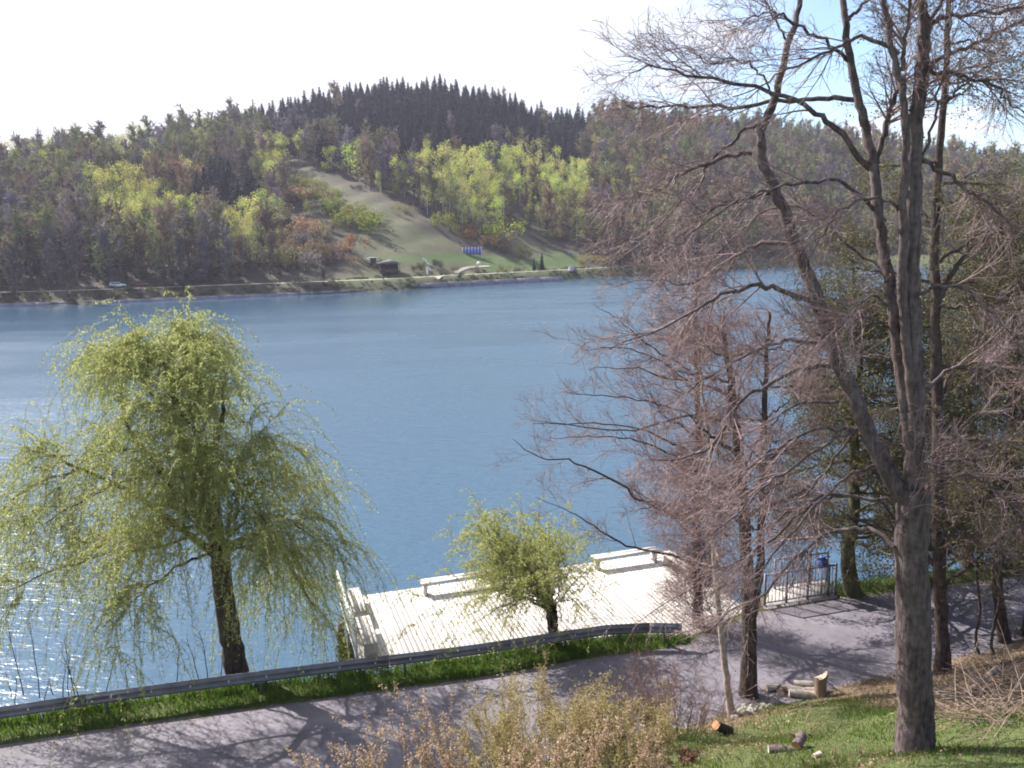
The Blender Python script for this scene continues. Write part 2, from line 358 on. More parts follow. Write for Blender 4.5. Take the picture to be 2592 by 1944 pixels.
def b_plank(N, Lk, o):
    p = N('ShaderNodeBsdfPrincipled'); p.inputs['Roughness'].default_value = 0.7
    oi = N('ShaderNodeObjectInfo'); tcn = N('ShaderNodeTexCoord'); mpn = N('ShaderNodeMapping'); mpn.inputs['Scale'].default_value = (9, 0.6, 9)
    Lk(tcn.outputs['Object'], mpn.inputs[0]); ad = N('ShaderNodeVectorMath', operation='ADD'); Lk(mpn.outputs[0], ad.inputs[0])
    cbx = N('ShaderNodeCombineXYZ'); ml = N('ShaderNodeMath', operation='MULTIPLY'); ml.inputs[1].default_value = 50; Lk(oi.outputs['Random'], ml.inputs[0])
    Lk(ml.outputs[0], cbx.inputs[0]); Lk(ml.outputs[0], cbx.inputs[1]); Lk(cbx.outputs[0], ad.inputs[1])
    n = noise(N, Lk, 1.0, 6, ad.outputs[0])
    r = ramp(N, [(0.25, (0.27, 0.25, 0.235)), (0.42, (0.48, 0.455, 0.43)), (0.8, (0.60, 0.57, 0.545))]); Lk(n.outputs[0], r.inputs[0])
    r2 = ramp(N, [(0, (0.78, 0.77, 0.78)), (.25, (0.93, 0.92, 0.92)), (1, (1.05, 1.05, 1.05))]); Lk(oi.outputs['Random'], r2.inputs[0])
    m = N('ShaderNodeMix', data_type='RGBA', blend_type='MULTIPLY'); m.inputs[0].default_value = 1; Lk(r.outputs[0], m.inputs[6]); Lk(r2.outputs[0], m.inputs[7])
    Lk(m.outputs[2], p.inputs['Base Color']); Lk(p.outputs[0], o.inputs[0])
M_plank = mat('weathered_plank', b_plank)
M_steel = m_solid('galvanised_steel', (0.20, 0.20, 0.23), 0.55, 0.4, var=0.3, scale=3)
M_post_steel = m_solid('dull_post_steel', (0.13, 0.14, 0.12), 0.6, 0.3, var=0.3, scale=6)
M_glint = m_solid('white_glint', (0.8, 0.8, 0.8), 0.25, var=0.05)
M_white_metal = m_solid('white_painted_metal', (0.6, 0.62, 0.66), 0.45, 0.1, var=0.15, scale=8)
M_blue_metal = m_solid('grey_blue_metal', (0.13, 0.14, 0.20), 0.45, 0.3, var=0.2, scale=8)
M_blue = m_solid('blue_paint', (0.05, 0.13, 0.55), 0.5, var=0.15)
M_concrete = m_solid('concrete', (0.36, 0.34, 0.33), 0.85, var=0.25, scale=3, bump=0.3)
M_wall_far = m_solid('shore_concrete', (0.21, 0.19, 0.235), 0.85, var=0.25, scale=0.6)
M_gravel = m_solid('pale_gravel', (0.36, 0.32, 0.28), 0.95, var=0.25, scale=0.5)
M_moss = m_solid('moss_board', (0.075, 0.085, 0.018), 0.95, var=0.6, scale=5, bump=0.8)
M_old_wood = m_solid('old_wood', (0.2, 0.14, 0.1), 0.85, var=0.4, scale=8, stretch=(6, 6, 0.6))
M_cut = m_solid('fresh_cut_wood', (0.46, 0.24, 0.10), 0.8, var=0.2, scale=7)
M_cut_pale = m_solid('pale_cut_wood', (0.46, 0.39, 0.31), 0.85, var=0.35, scale=11)
M_log_grey = m_solid('weathered_log', (0.27, 0.235, 0.205), 0.9, var=0.5, scale=8, bump=0.6)
M_stick = m_solid('bleached_stick', (0.25, 0.195, 0.16), 0.8, var=0.4, scale=4)
M_stone = m_solid('field_stone', (0.27, 0.25, 0.23), 0.9, var=0.45, scale=5, bump=0.5)

# ------------------------------------------------------------------ terrain
RAIL = np.array([(-60, 5.0), (-30, 14.2), (-16, 18.1), (-12.5, 19.05), (-10.3, 19.66), (-6.8, 20.5), (-4.3, 21.05), (-1.14, 21.75), (1.88, 22.6), (3.3, 22.85), (4.75, 22.75)])
NEAR = np.array([(-60, 1.0), (-30, 9.6), (-13, 14.0), (-5, 15.9), (0, 17.4), (2.7, 18.5), (5.2, 19.2), (6.9, 19.8), (9.8, 20.8), (12.6, 21.9), (16, 23.4), (40, 33)])
FAR = np.array([(-60, 4.4), (-30, 13.6), (-16, 17.5), (-12.5, 18.5), (-10.3, 19.1), (-6.8, 19.95), (-4.3, 20.5), (-1.14, 21.2), (1.88, 22.15), (4.0, 22.6), (4.9, 22.9), (6.5, 24.2), (8.0, 25.2), (10.2, 25.75), (12, 26.1), (17, 27.2), (40, 35)])
CU = lambda px: (px - 1296) / 2157.0
SH = np.array([(-1.2, 185), (CU(0), 205), (CU(200), 206), (CU(500), 216), (CU(800), 226), (CU(1020), 237), (CU(1200), 254), (CU(1410), 272), (CU(1560), 291), (CU(1700), 312), (CU(1900), 333), (CU(2150), 356), (CU(2400), 324), (CU(2592), 288), (1.0, 215)])
RG = np.array([(-1.2, 310, 36), (CU(0), 335, 37.5), (CU(300), 350, 43), (CU(480), 390, 52), (CU(600), 425, 61), (CU(850), 470, 81), (CU(1000), 480, 87), (CU(1150), 482, 88), (CU(1270), 475, 79), (CU(1400), 500, 73), (CU(1600), 560, 80), (CU(1900), 560, 71), (CU(2200), 520, 57), (CU(2592), 480, 37), (1.0, 430, 30)])
WATER = -1.9
def hnoise(x, y):
    return (np.sin(x * .071 + 1.3) * np.cos(y * .053) + .6 * np.sin(x * .17 + y * .11) + .4 * np.cos(x * .31 - y * .27))
def terrain(x, y):
    x = np.asarray(x, float); y = np.asarray(y, float)
    n = np.interp(x, NEAR[:, 0], NEAR[:, 1]); f = np.interp(x, FAR[:, 0], FAR[:, 1])
    edge = f + np.where(x < 4.8, 1.0, 1.0)
    slope = np.minimum(0.47 * (n - y), 9.6) + 0.06 * np.sin(x * 1.7 + y * .9) + .05 * np.sin(y * 2.1 - x * .6)
    z = np.where(y < n, np.maximum(slope, -.03), -.03)
    z = np.where((y > f), 0.03 + 0.03 * np.sin(x * 2.3) * np.sin(y * 3), z)
    z = np.where(y > edge, np.maximum(0.03 - 0.85 * (y - edge), -4.5), z)
    ys = np.maximum(y, 1.0); u = x / ys
    sh = np.interp(u, SH[:, 0], SH[:, 1]); ry = np.interp(u, RG[:, 0], RG[:, 1]); rz = np.interp(u, RG[:, 0], RG[:, 2])
    s = y - sh
    t = np.clip((s - 11) / (ry - sh - 11), 0, 1)
    hill = 1.0 + (rz - 1.0) * t + hnoise(x, y) * 1.1 * np.clip(t * 6, 0, 1)
    hill = np.where(y > ry, np.maximum(hill - 0.09 * (y - ry), 2), hill)
    bank = np.interp(s, [-12, -1, 0.0, 1.0, 5, 5.6, 10, 11], [-4.5, -2.6, -2.0, -1.5, 0.75, 1.0, 1.0, 1.0])
    farz = np.where(s > 11, hill, bank)
    return np.where(y > 100, farz, z)
def at(px, py, zoff=0.0):
    """the point of the terrain seen at photograph pixel (px, py)"""
    r = Fv + Rv * (px - 1296) / FPX - Uv * (py - 972) / FPX
    d = np.concatenate([np.linspace(6, 40, 700), np.linspace(150, 700, 2200)])
    P = CP + d[:, None] * r
    k = np.nonzero(P[:, 2] < terrain(P[:, 0], P[:, 1]) + zoff)[0]
    return P[k[0]] if len(k) else P[-1]
def tz(x, y): return float(terrain(x, y))
def inpoly(x, y, poly):
    x = np.asarray(x, float); y = np.asarray(y, float); c = np.zeros(x.shape, bool); n = len(poly)
    for i in range(n):
        x1, y1 = poly[i]; x2, y2 = poly[i - 1]
        k = ((y1 > y) != (y2 > y)); c ^= k & (x < (x2 - x1) * (y - y1) / (y2 - y1 + 1e-12) + x1)
    return c
MEADOW = [at(px, py)[:2] for px, py in [(735, 432), (800, 440), (870, 470), (960, 520), (1060, 572), (1150, 612), (1240, 640), (1300, 652), (1290, 600), (1330, 600), (1400, 628), (1500, 655), (1470, 684), (1350, 688), (1200, 700), (1000, 705), (900, 705), (905, 640), (870, 600), (830, 520), (770, 470)]]
LUSH = [at(px, py)[:2] for px, py in [(930, 655), (1050, 652), (1180, 640), (1260, 650), (1330, 668), (1400, 640), (1480, 650), (1470, 684), (1380, 686), (1330, 684), (1230, 690), (1180, 668), (1000, 668)]]

def axis(segs):
    o = []
    for a, b, st in segs: o.append(np.arange(a, b, st))
    return np.concatenate(o + [[segs[-1][1]]])
gx = axis([(-1500, -900, 150), (-900, -330, 30), (-330, -30, 4.5), (-30, -15, 1.0), (-15, 19, 0.28), (19, 40, 1.2), (40, 330, 4.5), (330, 900, 30), (900, 1500, 150)])
gy = axis([(-700, -100, 150), (-100, 0, 10), (0, 8, 1), (8, 30, 0.25), (30, 50, 2), (50, 180, 13), (180, 380, 2.6), (380, 700, 5), (700, 1000, 60), (1000, 1600, 150)])
GX, GY = np.meshgrid(gx, gy); GZ = terrain(GX, GY)
nx, ny = len(gx), len(gy)
idx = np.arange(nx * ny).reshape(ny, nx)
gq = np.stack([idx[:-1, :-1], idx[:-1, 1:], idx[1:, 1:], idx[1:, :-1]], -1).reshape(-1, 4)
fx, fy = GX.ravel(), GY.ravel()
near_m = (fy < 100).astype(float)
lit = np.clip((fx - 7.4 + 0.35 * np.sin(fy * 2)) / 0.8, 0, 1) * np.clip((fy - 13.8 + .5 * np.sin(fx * 1.3)) / .8, 0, 1) * (fy < 26)
lit = np.maximum(lit, np.exp(-((fx - 4.6) / 1.8) ** 2 - ((fy - 18.3) / 0.9) ** 2))
ush = fx / np.maximum(fy, 1)
sF = fy - np.interp(ush, SH[:, 0], SH[:, 1])
bankm = ((sF > 0) & (sF < 13) & (fy > 100)).astype(float) * np.where(ush > -.2, .4, .06)  # left bank kept darker: shade of the shore trees put into its colour
ground = link('ground', mesh('ground', np.stack([fx, fy, GZ.ravel()], -1), [gq], M_ground, smooth=True,
    attr={'meadow': inpoly(fx, fy, MEADOW).astype(float), 'lush': np.maximum(inpoly(fx, fy, LUSH).astype(float), bankm), 'near': near_m, 'litter': lit}))
tag(ground, 'grassy near slope and wooded hill across the lake', kind='structure')
lx = axis([(-1500, -300, 100), (-300, 300, 6), (300, 1500, 100)]); ly = axis([(16, 120, 8), (120, 370, 4), (370, 420, 10)])
LX, LY = np.meshgrid(lx, ly); li = np.arange(LX.size).reshape(LX.shape)
dsh = np.maximum(np.interp(LX / LY, SH[:, 0], SH[:, 1]) - LY, 0)      # metres to the sheltered far shore
rip = 0.06 + 0.94 * (1 - np.exp(-(dsh / np.where(LX < -20, 70, 30)) ** 1.6))
lake = link('lake', mesh('lake', np.stack([LX, LY, np.full(LX.shape, WATER)], -1), [np.stack([li[:-1, :-1], li[:-1, 1:], li[1:, 1:], li[1:, :-1]], -1).reshape(-1, 4)], M_water, attr={'rippled': rip.ravel()}))
lake.data.transform(Matrix.Identity(4)); tag(lake, 'blue rippled lake', kind='structure')

def strip(name, A, B, z, m, n=80):
    A = spline([(*p, z) for p in A], n); B = spline([(*p, z) for p in B], n); V = np.concatenate([A, B])
    Q = [(i, i + 1, n + 2 + i, n + 1 + i) for i in range(n)]
    return link(name, mesh(name, V, [Q], m))
xs = np.unique(np.concatenate([np.linspace(-60, 40, 60), FAR[:, 0], NEAR[:, 0]]))
Ar = np.stack([xs, np.interp(xs, NEAR[:, 0], NEAR[:, 1]) + .05 * np.sin(xs * 3) - .15, np.full(len(xs), 0.004)], -1)
Br = np.stack([xs, np.interp(xs, FAR[:, 0], FAR[:, 1]) + .04 * np.sin(xs * 4.1), np.full(len(xs), 0.004)], -1)
mV = []; K = 7
for k in range(K): mV.append(Ar + (Br - Ar) * k / (K - 1) + np.array([0, 0, 0.0]))
mV = np.stack(mV); ii = np.arange(K * len(xs)).reshape(K, len(xs))
road = link('road', mesh('road', mV.reshape(-1, 3), [np.stack([ii[:-1, :-1], ii[:-1, 1:], ii[1:, 1:], ii[1:, :-1]], -1).reshape(-1, 4)], M_asphalt))
tag(road, 'worn grey asphalt lakeside road', kind='structure')

# haze
HZ = 0.00017
def b_haze(N, Lk, o):
    v = N('ShaderNodeVolumePrincipled'); v.inputs['Color'].default_value = (0.76, 0.75, 1.0, 1); v.inputs['Density'].default_value = HZ; v.inputs['Anisotropy'].default_value = 0.25
    Lk(v.outputs[0], o.inputs['Volume'])
hz = MB().box((0, 450, 65), (3040, 2360, 142)).build('haze', mat('haze', b_haze)); tag(hz, 'thin bluish spring haze over the lake', kind='stuff')

# far shore road, wall
us = np.linspace(-0.75, 0.30, 120)
def shore_line(us, s):
    Y = np.interp(us, SH[:, 0], SH[:, 1]); k = np.ones(9) / 9; Y = np.convolve(np.pad(Y, 4, mode='edge'), k, 'valid') + s
    return np.stack([us * Y, Y], -1)
a_, b_ = shore_line(us, 6.2), shore_line(us, 9.6)
fr = link('shore_road', mesh('shore_road', np.concatenate([np.c_[a_, np.full(120, 1.03)], np.c_[b_, np.full(120, 1.03)]]), [[(i, i + 1, 121 + i, 120 + i) for i in range(119)]], M_gravel))
tag(fr, 'pale gravel road along the far shore', kind='structure')
wall_root = empty('shore_wall', (*at_z(1200, 722, WATER)[:2], WATER))
tag(wall_root, 'low lilac grey concrete wall along the far waterline', 'wall')
uw = np.linspace(CU(-250), CU(1430), 30); L0 = shore_line(uw, -0.4); L1 = shore_line(uw, 0.3)
org = np.array(wall_root.location)
for i in range(29):
    h = -0.55 if CU(1000) < uw[i] else -1.25
    q = [L0[i], L0[i + 1] - (L0[i + 1] - L0[i]) * .004, L1[i + 1] - (L1[i + 1] - L1[i]) * .004, L1[i]]
    m = MB().prism([(p[0] - org[0], p[1] - org[1]) for p in q], -1.0, h - WATER + .03 * math.sin(i * 5)); m.build('panel', M_wall_far, wall_root)
# path from road up to the cafe
pp = [at(px, py) for px, py in [(1105, 706), (1150, 694), (1185, 678), (1240, 674)]]
pl = spline(pp, 16); pv = []
for i, p in enumerate(pl):
    for o_ in (-.6, .6): pv.append((p[0] + o_, p[1] - o_ * .3, tz(p[0] + o_, p[1] - o_ * .3) + 0.12))
tag(link('path', mesh('path', pv, [[(2 * i, 2 * i + 1, 2 * i + 3, 2 * i + 2) for i in range(16)]], M_gravel)), 'pale footpath climbing from the shore road', kind='structure')

# ------------------------------------------------------------------ deck, railing, benches, bulkhead
DZ = 0.06
def at_y(px, py, Y):
    r = Fv + Rv * (px - 1296) / FPX - Uv * (py - 972) / FPX
    return CP + r * (Y / r[1])
BL = at_z(862, 1516, DZ); BRc = at_z(1665, 1400, DZ)
e1 = norm((BRc - BL) * np.array([1, 1, 0])); e2 = np.array([-e1[1], e1[0], 0]); DANG = math.atan2(e1[1], e1[0])
def front_y(x): return np.maximum(np.interp(x, RAIL[:, 0], RAIL[:, 1]) + 0.62, np.interp(x, FAR[:, 0], FAR[:, 1]) + 0.25)
def deck_len(u):
    t = np.linspace(2, 8, 600); P = (BL + e1 * u)[None] - e2[None] * t[:, None]
    k = np.nonzero(P[:, 1] < front_y(P[:, 0]))[0]; return t[k[0]] if len(k) else 6
deck = empty('deck', BL, DANG)
tag(deck, 'sunlit weathered plank deck standing over the lake edge behind the guardrail', 'deck')
pm = MB().box((0, -.5, -.022), (0.1438, 1, 0.044)).build('plank', M_plank, deck); plank_me = pm.data
DW = 11.8; u = 0.0; k = 0
while u < DW:
    o = pm if k == 0 else link('plank', plank_me, deck)
    L = float(deck_len(u)); back = random.uniform(-.015, .02)
    o.location = (u + .07, back, random.uniform(-.003, .003)); o.scale = (1, L + back, 1)
    u += 0.1455; k += 1
for v in (0.35, 1.8, 3.2, 4.3):
    MB().box((DW / 2, -v, -.13), (DW - .1, .1, .16)).build('joist', M_old_wood, deck)
for uu in np.linspace(.2, DW - .2, 6):
    for v in (0.35, 3.2):
        MB().tube([(uu, -v, -.21), (uu, -v, -3.2)], .11, 8).build('pile', M_old_wood, deck)
MB().box((DW / 2, .045, -.12), (DW, .05, .2)).build('fascia_board', M_old_wood, deck)

def DP(u, v, z): return BL + e1 * u - e2 * v + np.array([0, 0, z])
ra = empty('white_railing', DP(-.06, 0, 0), DANG)
tag(ra, 'white metal railing with upright bars along the left edge of the deck', 'railing')
RLn = 4.55
MB().box((0, -RLn / 2, .98), (.055, RLn, .045)).build('top_rail', M_white_metal, ra)
MB().box((0, -RLn / 2, .1), (.04, RLn, .04)).build('bottom_rail', M_white_metal, ra)
MB().box((0, -RLn / 2, .78), (.03, RLn, .03)).build('middle_rail', M_white_metal, ra)
pst = MB().box((0, 0, .44), (.06, .06, 1.03)).build('post', M_white_metal, ra)
bal = MB().box((0, 0, .44), (.022, .022, .64)).build('baluster', M_white_metal, ra)
nb = 42; first = [True, True]
for i in range(nb + 1):
    y = -.03 - (RLn - .06) * i / nb
    if i % 14 == 0:
        o = pst if first[0] else link('post', pst.data, ra); first[0] = False
    else:
        o = bal if first[1] else link('baluster', bal.data, ra); first[1] = False
    o.location = (0, y, 0)

def bench(u, v, ang, L, label, widths=(.2, .1, .1), lit=None):
    """seat of long planks on solid end panels; ang turns it on the deck"""
    b = empty('bench', DP(u, v, 0), DANG + ang); tag(b, label, 'bench', 'benches on the wooden deck')
    wd = sum(widths) + .015 * (len(widths) - 1); y = -wd / 2
    for w in widths:
        MB().box((L / 2, y + w / 2, .435), (L, w - .012, .05)).build('seat_plank', M_plank, b); y += w + .015
    for xx in (.14, L - .14):
        MB().box((xx, 0, .205), (.1, wd - .06, .41)).build('leg', M_plank, b)
    MB().box((L / 2, 0, .37), (L - .4, .06, .07)).build('stretcher', M_plank, b)
    return b
bench(.36, 4.42, PI / 2, 1.85, 'slatted bench beside the white railing, the one nearer the guardrail', (.1, .1, .22)).rotation_euler[2]
bench(.36, 2.2, PI / 2, 1.85, 'slatted bench beside the white railing at the lake end', (.1, .1, .22))
bench(2.55, .62, 0, 2.6, 'long plank bench on the lake edge of the deck behind the small willow', (.2, .2))
bench(8.7, .62, 0, 2.5, 'long plank bench at the far corner of the deck behind the red twigged trees', (.2, .2))
bench(11.35, 3.0, PI / 2, 2.0, 'plank bench along the deck side farthest from the white railing', (.2, .2))

bk = at_z(868, 1690, -1.6)
bh = empty('bulkhead', (bk[0], bk[1], -1.9)); tag(bh, 'mossy timber bulkhead with a brown corner post beside the deck', 'bulkhead')
fr_ = DP(-.1, 4.4, 0); dvec = fr_[:2] - bk[:2]; dl = float(np.linalg.norm(dvec)); ba = math.atan2(dvec[1], dvec[0]); bh.rotation_euler[2] = ba
MB().box((0, 0, .75), (.16, .2, 2.1)).build('corner_post', M_old_wood, bh)
nbd = 6
for i in range(nbd):
    w = (dl - .1) / nbd
    MB().box((.08 + w * (i + .5), random.uniform(-.02, .02), .6 + random.uniform(-.06, .06)), (w - .015, .07, 1.9)).build('board', M_moss, bh)
ml = []
q = rng.random((1500, 3)); mp_ = np.stack([.05 + q[:, 0] * dl, -.05 - .1 * q[:, 1], .1 + 1.5 * q[:, 2]], -1)
Vv, Qq = leaves(mp_, .11, .05, 1.2); tag(link('moss_fringe', mesh('moss_fringe', Vv, [Qq], m_leaf('moss_frond', [(0.06, .08, .012), (.10, .12, .02), (.05, .05, .015)], .3)), bh), kind='stuff')

# ------------------------------------------------------------------ guardrail
gr = empty('guardrail', (-1.14, 21.75, 0)); tag(gr, 'dull steel roadside guardrail between the road and the lake', 'guardrail')
go = np.array(gr.location)
rp = spline([(*p, 0) for p in RAIL[1:]], 900); seg = np.concatenate([[0], np.cumsum(np.linalg.norm(np.diff(rp, axis=0), axis=1))])
def rail_at(s):
    p = np.array([np.interp(s, seg, rp[:, i]) for i in range(2)]); q = np.array([np.interp(s + .05, seg, rp[:, i]) for i in range(2)])
    t = (q - p) / np.linalg.norm(q - p); return p, t
prof = [(-.155, 0), (-.125, .0), (-.095, .075), (-.05, .08), (-.02, .005), (.02, .005), (.05, .08), (.095, .075), (.125, 0), (.155, 0)]
prof = prof + [(z, d - .012) for z, d in prof[::-1]]
def beam(s0, s1):
    n = 7; V = []; kp = len(prof)
    for s in np.linspace(s0, s1, n):
        p, t = rail_at(s); nn = np.array([t[1], -t[0]])
        for z, d in prof: V.append((p[0] + nn[0] * (d + .06) - go[0], p[1] + nn[1] * (d + .06) - go[1], .565 + z))
    Q = [(i * kp + j, i * kp + (j + 1) % kp, (i + 1) * kp + (j + 1) % kp, (i + 1) * kp + j) for i in range(n - 1) for j in range(kp)]
    c = [(0 * kp + j, kp - 1 - j, kp - 2 - j, j + 1) for j in range(kp // 2 - 1)]
    c += [((n - 1) * kp + a, (n - 1) * kp + d, (n - 1) * kp + c2, (n - 1) * kp + b) for a, b, c2, d in c]
    return link('beam', mesh('beam', V, [Q, c], M_steel), gr)
s_ref = float(seg[np.argmin(np.abs(rp[:, 0] + 10.3))]); SP = 3.72
ss = [s_ref + SP * k for k in range(-6, 5)]; ss = [s for s in ss if .3 < s < seg[-1] - .1]
edges_ = [0.0] + [s - .4 for s in ss[1::2]] + [seg[-1] - .06]
for a, b in zip(edges_[:-1], edges_[1:]): beam(a + .004, b - .004)
pm_ = None
for s in ss:
    p, t = rail_at(s); a = math.atan2(t[1], t[0])
    if pm_ is None:
        pm_ = MB().box((0, 0, .12), (.06, .012, 1.0)).box((-.024, .05, .12), (.012, .09, 1.0)).box((.024, .05, .12), (.012, .09, 1.0)).box((0, -.025, .565), (.09, .035, .2)).build('post', M_post_steel, gr); o = pm_
    else: o = link('post', pm_.data, gr)
    o.location = (p[0] - go[0], p[1] - go[1], 0); o.rotation_euler[2] = a
rf = None; s = 2.0
while s < seg[-1]:
    p, t = rail_at(s); nn = np.array([t[1], -t[0]])
    if rf is None: rf = MB().box((0, -.012, 0), (.045, .02, .05)).build('bolt_glint', M_glint, gr); o = rf  # small white blocks painted in as sun glints on the beam bolts
    else: o = link('bolt_glint', rf.data, gr)
    o.location = (p[0] + nn[0] * .085 - go[0], p[1] + nn[1] * .085 - go[1], .565); o.rotation_euler[2] = math.atan2(t[1], t[0])
    s += 0.93

# ------------------------------------------------------------------ blue grey fences at the landing, sign, kerb
def bar_fence(name, A, B, label, n, h=1.1):
    A = np.array(A[:2]); B = np.array(B[:2]); L = float(np.linalg.norm(B - A)); a = math.atan2(*(B - A)[::-1])
    f = empty(name, (*A, 0.0), a); tag(f, label, 'fence', 'metal bar fences at the landing')
    MB().box((L / 2, 0, h), (L, .045, .04)).build('top_rail', M_blue_metal, f)
    MB().box((L / 2, 0, .18), (L, .035, .035)).build('bottom_rail', M_blue_metal, f)
    pb = bb = None
    for i in range(n + 1):
        x = L * i / n
        if i % 6 == 0 or i == n:
            o = pb = MB().box((0, 0, h / 2 - .1), (.06, .06, h + .3)).build('post', M_blue_metal, f) if pb is None else pb
            if o.get('used'): o = link('post', pb.data, f)
            pb['used'] = 1
        else:
            if bb is None: o = bb = MB().box((0, 0, (h + .18) / 2), (.017, .017, h - .22)).build('bar', M_blue_metal, f)
            else: o = link('bar', bb.data, f)
        o.location = (x, 0, 0)
    if pb is not None and 'used' in pb: del pb['used']
    return f
bar_fence('bar_fence', at_z(1935, 1540, 0), at_z(2113, 1512, 0), 'grey blue bar fence in front of the landing, nearer the road', 20)
bar_fence('bar_fence', at_z(1960, 1497, 0), at_z(2092, 1478, 0), 'grey blue bar fence at the lake side of the landing, behind the blue box', 18)
lp = [at_z(px, py, 0)[:2] for px, py in [(1930, 1545), (2120, 1514), (2098, 1470), (1955, 1492)]]
land = link('landing', None); bpy.data.objects.remove(land)
land = MB().prism(lp, -.5, .09).build('landing', M_concrete); tag(land, 'pale concrete landing slab inside the bar fences', kind='structure')
sp = at_z(2078, 1508, .05); sb = empty('blue_box', (sp[0], sp[1], .05), .3); tag(sb, 'bright blue post box with a slanted lid inside the landing fence', 'box')
MB().tube([(0, 0, 0), (0, 0, .95)], .03, 8).build('post', M_blue_metal, sb)
MB().box((0, 0, 1.12), (.26, .2, .26)).build('body', M_blue, sb)
lidM = Matrix.Rotation(-.35, 3, 'X'); MB().box((0, -.01, 1.31), (.34, .3, .03), M=np.array(lidM)).build('lid', M_blue, sb)

# ------------------------------------------------------------------ near trees
def stem(pts, r0, r1, n=None, k=9, flare=0.0, wob=.012):
    P = spline(pts, n or max(10, len(pts) * 5)); m = len(P); t = np.linspace(0, 1, m)
    P = P + rng.normal(size=P.shape) * wob * (t[:, None] > .02)
    R = r0 * (1 - t) ** .8 * (1 - r1 / r0) + r1
    if flare: R = R * (1 + flare * np.exp(-t * m * .45)) 
    R = R * (1 + rng.normal(size=m) * .035)
    return P, R
def resample(P, R, n):
    t = np.linspace(0, 1, len(P)); q = np.linspace(0, 1, n)
    return np.stack([np.interp(q, t, P[:, i]) for i in range(3)], -1), np.interp(q, t, R)
def put_tubes(name, groups, m, parent, org, smooth=True):
    parts = []
    for P, R, k in groups: V, Q = tubes(P, R, k); parts.append((V - org, Q))
    V, Q = join(parts); return link(name, mesh(name, V, [Q], m, smooth=smooth), parent)
def twig_levels(P, R, dens=(9, 6, 4), lens=((.8, 1.9), (.3, .8), (.12, .32)), g=((-.06, .05), (-.03, .06), (0, .04)), lo=.22, ang=(.5, 1.1), scale=1.0, r3=.0022, wob=(.1, .12, .15)):
    """three generations of twigs on the limbs P (N,S,3); density per limb metre for the first"""
    G = []; N = len(P); Ls = np.linalg.norm(np.diff(P, axis=1), axis=2).sum(1)
    n1 = max(2, int(round(dens[0] * scale)))
    p, d, rr, t, pi = sprout(P, R, n1, lo, 1.0, ang)
    L = rng.uniform(*lens[0], len(p)) * (1.15 - .55 * t); r0 = np.clip(rr * .5, .004, .022)
    P1, R1 = grow(p, d, L, r0, np.full(len(p), .0028), 7, wob[0], *g[0]); G.append((P1, R1, 4))
    p, d, rr, t, _ = sprout(P1, R1, dens[1], .15, 1.0, (.4, .95))
    L = rng.uniform(*lens[1], len(p)) * (1.1 - .5 * t)
    P2, R2 = grow(p, d, L, np.clip(rr * .6, r3 * 1.3, .007), np.full(len(p), r3), 4, wob[1], *g[1]); G.append((P2, R2, 3))
    if dens[2]:
        p, d, rr, t, _ = sprout(P2, R2, dens[2], .2, 1.0, (.4, 1.0))
        P3, R3 = grow(p, d, rng.uniform(*lens[2], len(p)), np.clip(rr * .7, r3, .004), np.full(len(p), r3 * .75), 2, wob[2], *g[2]); G.append((P3, R3, 3))
    return G
def tree(name, label, base, stems, limbs, bark, twig, cat='tree', group=None, **tw):
    """stems, limbs: lists of (points, r0, r1). trunk, each limb a branch, and all the twigs"""
    t = empty(name, base); tag(t, label, cat, group); org = np.array(base, float)
    SG = []
    for i, (pts, r0, r1) in enumerate(stems):
        P, R = stem(pts, r0, r1, flare=.38 if i == 0 else 0); SG.append((P[None], R[None], 12 if r0 > .12 else 8))
    put_tubes('trunk', SG, bark, t, org)
    LP, LR = [], []
    for pts, r0, r1 in limbs:
        P, R = stem(pts, r0, r1, n=22, wob=.02); put_tubes('branch', [(P[None], R[None], 6)], bark, t, org)
        a, b = resample(P, R, 14); LP.append(a); LR.append(b)
    for P, R, k in SG[tw.pop('skip', 1):]:
        a, b = resample(P[0], R[0], 14); LP.append(a); LR.append(np.minimum(b, .04))
    G = twig_levels(np.array(LP), np.array(LR), **tw)
    tag(put_tubes('twigs', G, twig, t, org, False), kind='stuff')
    return t, org, G
def Y(seq, y0, y1):
    n = len(seq); return [at_y(px, py, y0 + (y1 - y0) * i / max(1, n - 1)) for i, (px, py) in enumerate(seq)]

# the big lime tree on the slope
b0 = at_y(2322, 1880, 12.4); b0[2] = tz(b0[0], b0[1]) - .12
tr_ = [b0, at_y(2318, 1800, 12.4), at_y(2312, 1600, 12.4), at_y(2308, 1400, 12.4), at_y(2312, 1230, 12.4)]
D_ = Y([(2312, 1250), (2318, 1100), (2312, 900), (2305, 700), (2309, 506), (2313, 337), (2326, 253), (2335, 169), (2339, 84), (2330, 0), (2335, -120), (2320, -300)], 12.4, 12.1)
A_ = Y([(2290, 1260), (2250, 1200), (2205, 1110), (2165, 1010), (2125, 920), (2095, 845), (2062, 740), (2030, 660), (2000, 590), (1965, 490), (1932, 410), (1930, 330), (1958, 254), (1992, 130), (2025, 0), (2040, -120)], 12.4, 13.3)
B_ = Y([(2305, 1130), (2285, 980), (2268, 850), (2255, 740), (2238, 640), (2222, 520), (2212, 422), (2195, 338), (2174, 253), (2149, 139), (2136, 0), (2130, -150)], 12.4, 12.9)
C_ = Y([(2315, 1050), (2296, 900), (2286, 760), (2284, 696), (2288, 506), (2292, 380), (2284, 236), (2263, 148), (2237, 0), (2225, -120)], 12.3, 11.8)
C2 = Y([(2284, 180), (2288, 120), (2300, 40), (2310, -60)], 11.9, 11.6)
E_ = Y([(2215, 430), (2238, 330), (2262, 260), (2290, 190)], 12.8, 12.6)
